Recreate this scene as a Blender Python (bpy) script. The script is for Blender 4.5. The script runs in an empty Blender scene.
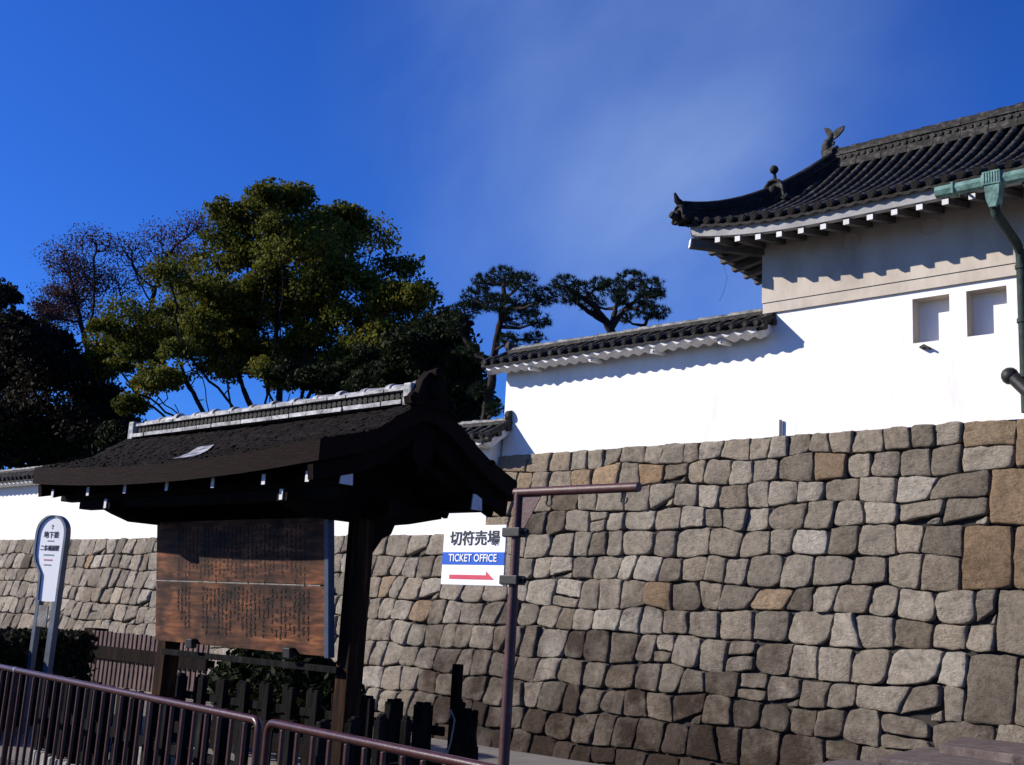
import bpy, bmesh, math, random
import numpy as np
from mathutils import Vector, Matrix, noise

# ------------------------------------------------------------------ camera, sky, sun, exposure
scene = bpy.context.scene
col = scene.collection
R = math.radians

cam_d = bpy.data.cameras.new("camera")
cam = bpy.data.objects.new("camera", cam_d)
col.objects.link(cam)
cam_d.sensor_width = 36.0
cam_d.lens = 36.0 * 1150.0 / 1024.0
cam_d.clip_start = 0.1
cam_d.clip_end = 3000.0
cam.matrix_world = Matrix(((0.7411, 0.0968, 0.6644, 0.0),
                           (0.6691, -0.1895, -0.7186, 0.0),
                           (0.0563, 0.9771, -0.2052, 1.6),
                           (0, 0, 0, 1))).normalized()
scene.camera = cam

SUN = Vector((-1.2, -1.0, 0.79)).normalized()          # towards the sun
world = bpy.data.worlds.new("World")
scene.world = world
world.use_nodes = True
wt = world.node_tree
wn, wl = wt.nodes, wt.links
bg = wn["Background"]
bg.inputs[1].default_value = 0.075
sky = wn.new("ShaderNodeTexSky")
sky.sky_type = 'NISHITA'
sky.sun_disc = False
sky.sun_elevation = math.asin(SUN.z)
sky.sun_rotation = math.atan2(SUN.x, SUN.y) % (2 * math.pi)
sky.ozone_density = 4.0
sky.dust_density = 0.2
sky.air_density = 1.0
hs = wn.new("ShaderNodeHueSaturation")
hs.inputs['Hue'].default_value = 0.5
hs.inputs['Saturation'].default_value = 1.1
hs.inputs['Value'].default_value = 1.0
wl.new(sky.outputs[0], hs.inputs['Color'])
gm = wn.new("ShaderNodeMix"); gm.data_type = 'RGBA'; gm.blend_type = 'MULTIPLY'      # the phone's strongly blue rendering of a clear winter sky
gm.inputs['Factor'].default_value = 1.0
gm.inputs['B'].default_value = (0.30, 0.66, 1.48, 1)
wl.new(hs.outputs[0], gm.inputs['A'])
# thin cirrus: stretched noise on the sky direction, kept to one part of the sky
tc = wn.new("ShaderNodeTexCoord")
mp = wn.new("ShaderNodeMapping"); mp.vector_type = 'POINT'
mp.inputs['Rotation'].default_value = (0.4, 0.9, 0.3)
mp.inputs['Scale'].default_value = (2.0, 6.0, 3.4)
wl.new(tc.outputs['Generated'], mp.inputs['Vector'])
nz = wn.new("ShaderNodeTexNoise")
nz.inputs['Scale'].default_value = 1.3; nz.inputs['Detail'].default_value = 7.0
nz.inputs['Roughness'].default_value = 0.5; nz.inputs['Distortion'].default_value = 0.15
wl.new(mp.outputs[0], nz.inputs['Vector'])
nr = wn.new("ShaderNodeMapRange")
nr.inputs['From Min'].default_value = 0.24; nr.inputs['From Max'].default_value = 0.82
wl.new(nz.outputs['Fac'], nr.inputs['Value'])
def lobe(direction, lo, hi):
    d = wn.new("ShaderNodeVectorMath"); d.operation = 'DOT_PRODUCT'
    d.inputs[1].default_value = Vector(direction).normalized()
    nn = wn.new("ShaderNodeVectorMath"); nn.operation = 'NORMALIZE'
    wl.new(tc.outputs['Generated'], nn.inputs[0]); wl.new(nn.outputs[0], d.inputs[0])
    m = wn.new("ShaderNodeMapRange"); m.interpolation_type = 'SMOOTHERSTEP'
    m.inputs['From Min'].default_value = lo; m.inputs['From Max'].default_value = hi
    wl.new(d.outputs['Value'], m.inputs['Value'])
    return m.outputs[0]
def mth(op, a, b):
    m = wn.new("ShaderNodeMath"); m.operation = op
    for i, v in enumerate((a, b)):
        if isinstance(v, (int, float)): m.inputs[i].default_value = v
        else: wl.new(v, m.inputs[i])
    return m.outputs[0]
CL1 = (-0.541, 0.723, 0.429)
CL2 = (-0.516, 0.796, 0.317)
mask = mth('ADD', mth('MULTIPLY', lobe(CL1, 0.955, 1.0), 0.55), mth('MULTIPLY', lobe(CL2, 0.984, 1.0), 0.36))
cl = mth('MULTIPLY', mask, nr.outputs[0])
cl = mth('MINIMUM', mth('MULTIPLY', cl, 0.62), 0.6)
mixc = wn.new("ShaderNodeMix"); mixc.data_type = 'RGBA'
wl.new(cl, mixc.inputs['Factor'])
wl.new(gm.outputs['Result'], mixc.inputs['A'])
mixc.inputs['B'].default_value = (4.0, 5.6, 8.6, 1)
wl.new(mixc.outputs['Result'], bg.inputs[0])

sun_d = bpy.data.lights.new("sun", 'SUN')
sun_d.energy = 5.0
sun_d.angle = R(0.5)
sun_d.color = (1.0, 0.93, 0.83)
sun = bpy.data.objects.new("sun", sun_d)
col.objects.link(sun)
sun.rotation_euler = (-SUN).to_track_quat('-Z', 'Y').to_euler()
sun.location = (-20, -20, 30)

vs = scene.view_settings
vs.view_transform = 'Standard'
vs.look = 'None'
vs.exposure = 0.5
vs.gamma = 1.0

# ------------------------------------------------------------------ materials
def ramp(nt, fac, stops):
    r = nt.nodes.new("ShaderNodeValToRGB")
    el = r.color_ramp.elements
    while len(el) < len(stops): el.new(0.5)
    for e, (p, c) in zip(el, stops):
        e.position = p; e.color = (*c, 1)
    nt.links.new(fac, r.inputs[0])
    return r.outputs[0]

def mat(name, stops, scale=4.0, rough=0.7, bump=0.0, bscale=None, stretch=(1, 1, 1), detail=6.0, spec=0.3, metal=0.0, distort=0.0, bdist=0.02):
    m = bpy.data.materials.new(name); m.use_nodes = True
    nt = m.node_tree; b = nt.nodes["Principled BSDF"]
    t = nt.nodes.new("ShaderNodeTexCoord")
    mpn = nt.nodes.new("ShaderNodeMapping"); mpn.inputs['Scale'].default_value = stretch
    nt.links.new(t.outputs['Object'], mpn.inputs[0])
    n = nt.nodes.new("ShaderNodeTexNoise")
    n.inputs['Scale'].default_value = scale; n.inputs['Detail'].default_value = detail
    n.inputs['Roughness'].default_value = 0.62; n.inputs['Distortion'].default_value = distort
    nt.links.new(mpn.outputs[0], n.inputs['Vector'])
    c = ramp(nt, n.outputs['Fac'], stops)
    nt.links.new(c, b.inputs['Base Color'])
    b.inputs['Roughness'].default_value = rough
    b.inputs['Specular IOR Level'].default_value = spec
    b.inputs['Metallic'].default_value = metal
    if bump:
        n2 = nt.nodes.new("ShaderNodeTexNoise")
        n2.inputs['Scale'].default_value = bscale or scale * 3; n2.inputs['Detail'].default_value = 8
        nt.links.new(mpn.outputs[0], n2.inputs['Vector'])
        bn = nt.nodes.new("ShaderNodeBump"); bn.inputs['Strength'].default_value = bump; bn.inputs['Distance'].default_value = bdist
        nt.links.new(n2.outputs['Fac'], bn.inputs['Height'])
        nt.links.new(bn.outputs[0], b.inputs['Normal'])
    return m

def two(a, b): return [(0.32, a), (0.68, b)]
M = {}
M['plaster'] = mat('white_plaster', [(0.25, (.66, .645, .61)), (0.42, (.76, .75, .72)), (0.6, (.81, .80, .775))], 1.6, 0.85, 0.2, 14, stretch=(1.6, 1, 0.4))
M['plaster_old_and_shade'] = mat('aged_and_shade_plaster', [(0.25, (.33, .285, .235)), (0.5, (.47, .415, .35)), (0.75, (.57, .515, .44))], 1.6, 0.9, 0.2, 14, stretch=(1, 1, 0.5))  # aged cream of the upper wall; in the window reveals it paints shade
M['plaster_trim'] = mat('plaster_trim', two((.52, .51, .50), (.72, .71, .70)), 3.0, 0.85, 0.2, 20)
M['plaster_shade'] = mat('shade_plaster', [(0.3, (.06, .056, .052)), (0.55, (.10, .095, .09)), (0.8, (.15, .142, .135))], 3.0, 0.9, 0.2, 20)  # white eave plaster coloured dark to stand for the shade under the roof
M['fascia'] = mat('shaded_fascia_plaster', two((.26, .255, .25), (.40, .395, .39)), 3.0, 0.9, 0.2, 20)  # white fascia plaster greyed, its shade put into the colour
M['tile'] = mat('dark_roof_tile', [(0.3, (.010, .009, .008)), (0.55, (.021, .019, .017)), (0.75, (.05, .046, .042))], 7.0, 0.7, 0.3, 30, spec=0.12)
M['tile_mid'] = mat('weathered_roof_tile', [(0.3, (.011, .010, .009)), (0.5, (.027, .025, .022)), (0.74, (.11, .102, .092))], 9.0, 0.7, 0.4, 25, spec=0.15)
M['tile_pale'] = mat('grey_weathered_tile', [(0.3, (.03, .03, .03)), (0.5, (.12, .12, .118)), (0.7, (.30, .30, .29))], 8.0, 0.6, 0.4, 22)
M['tile_light'] = mat('pale_ridge_tile', [(0.32, (.045, .045, .048)), (0.48, (.22, .22, .225)), (0.68, (.50, .50, .50))], 8.0, 0.55, 0.4, 22, spec=0.35)
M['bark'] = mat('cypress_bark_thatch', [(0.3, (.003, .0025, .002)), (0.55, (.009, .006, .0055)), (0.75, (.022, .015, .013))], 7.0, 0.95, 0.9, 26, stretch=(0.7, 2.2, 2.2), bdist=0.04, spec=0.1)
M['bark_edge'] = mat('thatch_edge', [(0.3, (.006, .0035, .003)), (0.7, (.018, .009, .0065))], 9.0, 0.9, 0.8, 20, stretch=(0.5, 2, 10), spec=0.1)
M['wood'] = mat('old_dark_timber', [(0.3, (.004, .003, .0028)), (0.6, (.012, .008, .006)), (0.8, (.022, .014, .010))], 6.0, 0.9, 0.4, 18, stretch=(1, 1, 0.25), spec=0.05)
M['post'] = mat('brown_timber_post', [(0.3, (.006, .0035, .0025)), (0.55, (.022, .010, .005)), (0.75, (.09, .038, .014))], 5.0, 0.85, 0.5, 14, stretch=(3, 3, 0.3), spec=0.08)
M['fence'] = mat('weathered_fence_timber', [(0.3, (.004, .0037, .0037)), (0.6, (.012, .0115, .0115)), (0.8, (.034, .032, .031))], 6.0, 0.92, 0.5, 16, stretch=(2, 2, 0.4), spec=0.04)
M['slat'] = mat('reddish_slat_timber', [(0.3, (.035, .019, .017)), (0.7, (.13, .078, .070))], 6.0, 0.8, 0.4, 16, stretch=(2, 2, 0.4))
M['rail'] = mat('maroon_painted_steel', [(0.3, (.030, .008, .007)), (0.65, (.055, .017, .014)), (0.85, (.09, .042, .034))], 14.0, 0.34, 0.08, 40, spec=0.35)
M['pole'] = mat('faded_maroon_paint', [(0.3, (.035, .010, .011)), (0.6, (.065, .022, .021)), (0.8, (.11, .055, .048))], 9.0, 0.5, 0.12, 40, spec=0.4)
M['white'] = mat('white_sign_enamel', two((.76, .77, .78), (.82, .82, .82)), 3.0, 0.4)
M['white_wood'] = mat('white_painted_timber_end', two((.42, .42, .44), (.62, .62, .63)), 12.0, 0.7)
M['blue'] = mat('blue_sign_paint', two((.006, .085, .46), (.008, .10, .52)), 3.0, 0.4)
M['red'] = mat('red_sign_paint', two((.50, .035, .07), (.58, .06, .10)), 8.0, 0.5)
M['black'] = mat('black_lettering', two((.012, .012, .014), (.018, .018, .02)), 8.0, 0.5)
M['faded_ink'] = mat('faded_brush_ink', [(0.3, (.012, .008, .007)), (0.55, (.030, .016, .011)), (0.75, (.07, .03, .016))], 5.0, 0.8)
M['grey_ink'] = mat('grey_lettering', two((.20, .20, .21), (.25, .25, .26)), 8.0, 0.5)
M['red_ink'] = mat('red_lettering', two((.45, .10, .10), (.5, .14, .14)), 8.0, 0.5)
M['iron'] = mat('black_iron', two((.006, .006, .007), (.016, .015, .015)), 12.0, 0.55, 0.1, 30)
M['steel'] = mat('grey_blue_steel', two((.075, .088, .115), (.12, .14, .17)), 8.0, 0.4, 0.05, 30, spec=0.5)
M['edge_metal'] = mat('blue_grey_edge_metal', two((.035, .045, .075), (.055, .068, .10)), 8.0, 0.5)
M['copper'] = mat('verdigris_copper', [(0.3, (.04, .075, .068)), (0.5, (.105, .20, .175)), (0.75, (.19, .33, .29))], 7.0, 0.75, 0.3, 25)
M['copper_dark'] = mat('dark_patina_copper', [(0.3, (.007, .014, .013)), (0.55, (.016, .03, .027)), (0.8, (.04, .07, .065))], 7.0, 0.75, 0.3, 25)
M['slab'] = mat('pinkish_grey_slab', [(0.3, (.055, .04, .038)), (0.55, (.105, .08, .075)), (0.75, (.16, .13, .12))], 5.0, 0.9, 0.6, 28)
M['granite'] = mat('pale_granite', [(0.3, (.14, .13, .115)), (0.7, (.30, .285, .25))], 9.0, 0.9, 0.5, 40)
M['trunk'] = mat('tree_bark', [(0.3, (.008, .006, .005)), (0.7, (.028, .021, .017))], 6.0, 0.95, 0.6, 20, stretch=(2, 2, 0.5))
M['pinebark'] = mat('red_pine_bark', [(0.3, (.010, .007, .006)), (0.7, (.034, .022, .017))], 6.0, 0.95, 0.6, 20, stretch=(2, 2, 0.5))
M['asphalt'] = mat('asphalt', two((.034, .033, .032), (.058, .056, .053)), 2.0, 0.9, 0.4, 60)
M['gravel'] = mat('fine_gravel', two((.12, .108, .092), (.18, .164, .14)), 2.0, 0.9, 0.4, 60)
M['gap'] = mat('dark_joint', two((.018, .015, .013), (.04, .034, .029)), 4.0, 1.0)

def leaf_mat(name, stops, transl=0.35):
    m = bpy.data.materials.new(name); m.use_nodes = True
    nt = m.node_tree; b = nt.nodes["Principled BSDF"]; out = nt.nodes["Material Output"]
    a = nt.nodes.new("ShaderNodeAttribute"); a.attribute_name = "tint"
    c = ramp(nt, a.outputs['Fac'], stops)
    nt.links.new(c, b.inputs['Base Color'])
    b.inputs['Roughness'].default_value = 0.75; b.inputs['Specular IOR Level'].default_value = 0.10
    tr = nt.nodes.new("ShaderNodeBsdfTranslucent"); nt.links.new(c, tr.inputs[0])
    mx = nt.nodes.new("ShaderNodeMixShader"); mx.inputs[0].default_value = transl
    nt.links.new(b.outputs[0], mx.inputs[1]); nt.links.new(tr.outputs[0], mx.inputs[2])
    nt.links.new(mx.outputs[0], out.inputs[0])
    return m
M['leaf_camphor'] = leaf_mat('camphor_leaves', [(0.0, (.022, .032, .006)), (0.45, (.072, .083, .012)), (0.8, (.135, .130, .018)), (1.0, (.19, .155, .024))])
M['leaf_dark'] = leaf_mat('dark_evergreen_leaves', [(0.0, (.006, .010, .004)), (0.6, (.018, .025, .009)), (1.0, (.035, .038, .012))], 0.2)
M['leaf_brown'] = leaf_mat('reddish_brown_leaves', [(0.0, (.028, .014, .016)), (0.6, (.065, .034, .034)), (1.0, (.11, .062, .055))], 0.3)
M['leaf_mixed'] = leaf_mat('dark_mixed_leaves', [(0.0, (.008, .007, .005)), (0.5, (.020, .015, .011)), (0.8, (.022, .026, .009)), (1.0, (.040, .028, .020))], 0.2)
M['needles'] = leaf_mat('pine_needles', [(0.0, (.008, .016, .008)), (0.6, (.022, .036, .016)), (1.0, (.05, .062, .026))], 0.15)
M['hedge'] = leaf_mat('clipped_hedge_leaves', [(0.0, (.008, .010, .005)), (0.7, (.022, .022, .010)), (1.0, (.05, .032, .016))], 0.15)

def stone_mat():
    m = bpy.data.materials.new('castle_stone'); m.use_nodes = True
    nt = m.node_tree; b = nt.nodes["Principled BSDF"]
    L = nt.links.new
    at = nt.nodes.new("ShaderNodeAttribute"); at.attribute_name = "stone"
    sep = nt.nodes.new("ShaderNodeSeparateColor"); L(at.outputs['Color'], sep.inputs[0])
    t = nt.nodes.new("ShaderNodeTexCoord")
    base = ramp(nt, sep.outputs[0], [(0.0, (.165, .140, .110)), (0.25, (.265, .230, .182)), (0.5, (.365, .320, .256)), (0.75, (.43, .382, .312)), (1.0, (.53, .485, .41))])
    tan = ramp(nt, sep.outputs[1], [(0.0, (1, 1, 1)), (0.45, (1, .965, .925)), (0.62, (1.0, .85, .70)), (1.0, (1.0, .70, .44))])
    mul = nt.nodes.new("ShaderNodeMix"); mul.data_type = 'RGBA'; mul.blend_type = 'MULTIPLY'; mul.inputs['Factor'].default_value = 1
    L(base, mul.inputs['A']); L(tan, mul.inputs['B'])
    # mineral mottling
    n1 = nt.nodes.new("ShaderNodeTexNoise"); n1.inputs['Scale'].default_value = 12; n1.inputs['Detail'].default_value = 9; n1.inputs['Roughness'].default_value = .7
    L(t.outputs['Object'], n1.inputs['Vector'])
    mot = ramp(nt, n1.outputs['Fac'], [(0.28, (.50, .48, .46)), (0.46, (.95, .95, .95)), (0.70, (1.35, 1.34, 1.32))])
    mul2 = nt.nodes.new("ShaderNodeMix"); mul2.data_type = 'RGBA'; mul2.blend_type = 'MULTIPLY'; mul2.inputs['Factor'].default_value = 1
    L(mul.outputs['Result'], mul2.inputs['A']); L(mot, mul2.inputs['B'])
    # old water stain and lichen: patches whose threshold is a value of each stone
    n2 = nt.nodes.new("ShaderNodeTexNoise"); n2.inputs['Scale'].default_value = 1.7; n2.inputs['Detail'].default_value = 7; n2.inputs['Roughness'].default_value = .65
    L(t.outputs['Object'], n2.inputs['Vector'])
    ad = nt.nodes.new("ShaderNodeMath"); ad.operation = 'ADD'; L(n2.outputs['Fac'], ad.inputs[0]); L(sep.outputs[2], ad.inputs[1])
    st = nt.nodes.new("ShaderNodeMapRange"); st.inputs['From Min'].default_value = .84; st.inputs['From Max'].default_value = 1.34
    L(ad.outputs[0], st.inputs['Value'])
    mx = nt.nodes.new("ShaderNodeMix"); mx.data_type = 'RGBA'; mx.blend_type = 'MULTIPLY'
    L(st.outputs[0], mx.inputs['Factor']); L(mul2.outputs['Result'], mx.inputs['A']); mx.inputs['B'].default_value = (.175, .142, .132, 1)
    L(mx.outputs['Result'], b.inputs['Base Color'])
    b.inputs['Roughness'].default_value = .92; b.inputs['Specular IOR Level'].default_value = .15
    n3 = nt.nodes.new("ShaderNodeTexNoise"); n3.inputs['Scale'].default_value = 38; n3.inputs['Detail'].default_value = 8; n3.inputs['Roughness'].default_value = .7
    L(t.outputs['Object'], n3.inputs['Vector'])
    bn = nt.nodes.new("ShaderNodeBump"); bn.inputs['Strength'].default_value = 1.0; bn.inputs['Distance'].default_value = .06
    n4 = nt.nodes.new("ShaderNodeTexNoise"); n4.inputs['Scale'].default_value = 13; n4.inputs['Detail'].default_value = 10; n4.inputs['Roughness'].default_value = .75
    mp4 = nt.nodes.new("ShaderNodeMapping"); mp4.inputs['Rotation'].default_value = (0, R(35), 0); mp4.inputs['Scale'].default_value = (1.0, 1.0, 2.4)
    L(t.outputs['Object'], mp4.inputs[0]); L(mp4.outputs[0], n4.inputs['Vector'])
    sm = nt.nodes.new("ShaderNodeMath"); sm.operation = 'MULTIPLY_ADD'; sm.inputs[1].default_value = 1.6
    L(n4.outputs['Fac'], sm.inputs[0]); L(n3.outputs['Fac'], sm.inputs[2])
    L(sm.outputs[0], bn.inputs['Height']); L(bn.outputs[0], b.inputs['Normal'])
    return m
M['stone'] = stone_mat()

def board_mat():
    m = bpy.data.materials.new('weathered_board'); m.use_nodes = True
    nt = m.node_tree; b = nt.nodes["Principled BSDF"]; L = nt.links.new
    t = nt.nodes.new("ShaderNodeTexCoord")
    mp1 = nt.nodes.new("ShaderNodeMapping"); mp1.inputs['Scale'].default_value = (.9, 1, 6); L(t.outputs['Object'], mp1.inputs[0])
    n1 = nt.nodes.new("ShaderNodeTexNoise"); n1.inputs['Scale'].default_value = 3.2; n1.inputs['Detail'].default_value = 9; n1.inputs['Distortion'].default_value = .6
    L(mp1.outputs[0], n1.inputs['Vector'])
    n2 = nt.nodes.new("ShaderNodeTexNoise"); n2.inputs['Scale'].default_value = 2.6; n2.inputs['Detail'].default_value = 5
    L(t.outputs['Object'], n2.inputs['Vector'])
    c1 = ramp(nt, n1.outputs['Fac'], [(0.3, (.032, .012, .007)), (0.5, (.085, .033, .015)), (0.7, (.19, .083, .037))])
    c2 = ramp(nt, n2.outputs['Fac'], [(0.36, (.14, .13, .15)), (0.5, (.75, .7, .7)), (0.64, (1.5, 1.3, 1.05))])
    mx = nt.nodes.new("ShaderNodeMix"); mx.data_type = 'RGBA'; mx.blend_type = 'MULTIPLY'; mx.inputs['Factor'].default_value = 1
    L(c1, mx.inputs['A']); L(c2, mx.inputs['B']); L(mx.outputs['Result'], b.inputs['Base Color'])
    b.inputs['Roughness'].default_value = .75; b.inputs['Specular IOR Level'].default_value = .2
    bn = nt.nodes.new("ShaderNodeBump"); bn.inputs['Strength'].default_value = .4; bn.inputs['Distance'].default_value = .01
    L(n1.outputs['Fac'], bn.inputs['Height']); L(bn.outputs[0], b.inputs['Normal'])
    return m
M['board'] = board_mat()

# ------------------------------------------------------------------ mesh builder
class MB:
    def __init__(s): s.v = []; s.f = []
    def add(s, vs, fs):
        o = len(s.v); s.v += [tuple(p) for p in vs]; s.f += [tuple(i + o for i in f) for f in fs]; return s
    def box(s, x0, x1, y0, y1, z0, z1, bev=0.0):
        if bev <= 0:
            return s.add([(x0, y0, z0), (x1, y0, z0), (x1, y1, z0), (x0, y1, z0), (x0, y0, z1), (x1, y0, z1), (x1, y1, z1), (x0, y1, z1)],
                         [(0, 3, 2, 1), (4, 5, 6, 7), (0, 1, 5, 4), (1, 2, 6, 5), (2, 3, 7, 6), (3, 0, 4, 7)])
        return s.obox(((x0 + x1) / 2, (y0 + y1) / 2, (z0 + z1) / 2), (x1 - x0, y1 - y0, z1 - z0), Matrix.Identity(3), bev)
    def obox(s, c, size, rot, bev=0.0):
        bm = bmesh.new(); bmesh.ops.create_cube(bm, size=1)
        for v in bm.verts: v.co = Vector((v.co.x * size[0], v.co.y * size[1], v.co.z * size[2]))
        if bev > 0: bmesh.ops.bevel(bm, geom=bm.edges[:], offset=bev, segments=2, profile=.6, affect='EDGES')
        bm.verts.index_update()
        c = Vector(c)
        s.add([c + rot @ v.co for v in bm.verts], [[v.index for v in f.verts] for f in bm.faces]); bm.free(); return s
    def tube(s, pts, r, n=8, cap=True, ry=None):
        pts = [Vector(p) for p in pts]; k = len(pts)
        rr = r if isinstance(r, (list, tuple)) else [r] * k
        o = len(s.v); prev = None
        for i, p in enumerate(pts):
            t = (pts[min(i + 1, k - 1)] - pts[max(i - 1, 0)])
            t = t.normalized() if t.length > 1e-9 else Vector((0, 0, 1))
            a = prev - t * prev.dot(t) if prev is not None else t.orthogonal()
            if a.length < 1e-6: a = t.orthogonal()
            a.normalize(); prev = a; b = t.cross(a)
            for j in range(n):
                q = 2 * math.pi * j / n
                s.v.append(tuple(p + (a * math.cos(q) + b * math.sin(q)) * rr[i]))
        for i in range(k - 1):
            for j in range(n):
                j2 = (j + 1) % n
                s.f.append((o + i * n + j, o + i * n + j2, o + (i + 1) * n + j2, o + (i + 1) * n + j))
        if cap:
            s.f.append(tuple(o + j for j in range(n - 1, -1, -1)))
            s.f.append(tuple(o + (k - 1) * n + j for j in range(n)))
        return s
    def prism(s, poly, axis, a0, a1):
        """polygon in the two other axes, extruded along axis"""
        n = len(poly)
        def put(p, a):
            if axis == 0: return (a, p[0], p[1])
            if axis == 1: return (p[0], a, p[1])
            return (p[0], p[1], a)
        vs_ = [put(p, a0) for p in poly] + [put(p, a1) for p in poly]
        fs = [tuple(range(n - 1, -1, -1)), tuple(range(n, 2 * n))] + [(i, (i + 1) % n, n + (i + 1) % n, n + i) for i in range(n)]
        return s.add(vs_, fs)
    def ball(s, c, r, n=10, sc=(1, 1, 1)):
        o = len(s.v); c = Vector(c)
        m = n // 2 + 1
        for i in range(m + 1):
            a = math.pi * i / m
            for j in range(n):
                b = 2 * math.pi * j / n
                s.v.append((c.x + r * sc[0] * math.sin(a) * math.cos(b), c.y + r * sc[1] * math.sin(a) * math.sin(b), c.z + r * sc[2] * math.cos(a)))
        for i in range(m):
            for j in range(n):
                s.f.append((o + i * n + j, o + (i + 1) * n + j, o + (i + 1) * n + (j + 1) % n, o + i * n + (j + 1) % n))
        return s
    def sheet(s, grid):
        """grid of rows of points"""
        o = len(s.v); w = len(grid[0])
        for row in grid: s.v += [tuple(p) for p in row]
        for i in range(len(grid) - 1):
            for j in range(w - 1):
                s.f.append((o + i * w + j, o + i * w + j + 1, o + (i + 1) * w + j + 1, o + (i + 1) * w + j))
        return s
    def build(s, name, m, parent=None, smooth=False, local=False, fix=True):
        me = bpy.data.meshes.new(name)
        off = Vector((0, 0, 0))
        if parent is not None and not local: off = worldloc(parent)
        me.from_pydata([(x - off.x, y - off.y, z - off.z) for x, y, z in s.v], [], s.f)
        if fix:
            bm = bmesh.new(); bm.from_mesh(me)
            bmesh.ops.recalc_face_normals(bm, faces=bm.faces[:]); bm.to_mesh(me); bm.free()
        me.materials.append(m)
        if smooth:
            me.polygons.foreach_set('use_smooth', [True] * len(me.polygons))
            try: me.set_sharp_from_angle(angle=R(40))
            except Exception: pass
        o = bpy.data.objects.new(name, me); col.objects.link(o)
        if parent is not None: o.parent = parent
        return o

def worldloc(o):
    p = Vector(o.location)
    while o.parent is not None:
        o = o.parent; p = p + Vector(o.location)
    return p

def tag(o, label=None, cat=None, group=None, kind=None):
    if label: o['label'] = label
    if cat:
        o['category'] = cat
        if not kind: o['kind'] = 'thing'
    if group: o['group'] = group
    if kind: o['kind'] = kind
    return o

def thing(name, loc, label, cat, group=None, rotz=0.0):
    o = bpy.data.objects.new(name, None); col.objects.link(o)
    o.empty_display_size = 0.3
    o.location = loc; o.rotation_euler = (0, 0, rotz)
    return tag(o, label, cat, group)

def text_part(name, body, size, m, parent, origin, xdir, updir, ext=0.002, squash=1.0, align='CENTER', bold=0.012):
    cu = bpy.data.curves.new(name, 'FONT'); cu.body = body; cu.size = size
    cu.align_x = align; cu.align_y = 'CENTER'; cu.extrude = ext; cu.offset = bold * size
    cu.resolution_u = 3
    tmp = bpy.data.objects.new(name + '_tmp', cu); col.objects.link(tmp)
    dg = bpy.context.evaluated_depsgraph_get()
    me = bpy.data.meshes.new_from_object(tmp.evaluated_get(dg))
    bpy.data.objects.remove(tmp); bpy.data.curves.remove(cu)
    x = Vector(xdir).normalized(); u = Vector(updir).normalized(); nrm = x.cross(u)
    for v in me.vertices:
        v.co = Vector(origin) + x * v.co.x * squash + u * v.co.y + nrm * v.co.z
    me.materials.clear(); me.materials.append(m)
    o = bpy.data.objects.new(name, me); col.objects.link(o); o.parent = parent
    return o

rnd = random.Random(11)
D = 16.63

# ------------------------------------------------------------------ ground
g = MB()
ys = [-400, -60, -10, 5, 11.6, 12.3, 14, 22, 60, 900]
xs = [-900, -120, -40, -20, -8, 0, 20, 120, 900]
gz = lambda y: 0.0 if y <= 11.6 else (-0.62 if y >= 12.3 else -0.62 * (y - 11.6) / 0.7)
g.sheet([[(x, y, gz(y)) for x in xs] for y in ys])
tag(g.build('ground', M['gravel']), kind='structure')
g = MB(); g.add([(-60, -80, .004), (40, -80, .004), (40, -1.9, .004), (-6.3, 4.72, .004), (-11.3, 5.5, .004), (-60, 13.1, .004)], [(0, 1, 2, 3, 4, 5)])
tag(g.build('pavement', M['asphalt']), kind='structure')

# ------------------------------------------------------------------ castle stone wall
def face_y(z):
    h = max(0.0, 4.86 - z)
    return D - 0.02 - 0.165 * h - 0.014 * h * h

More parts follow.
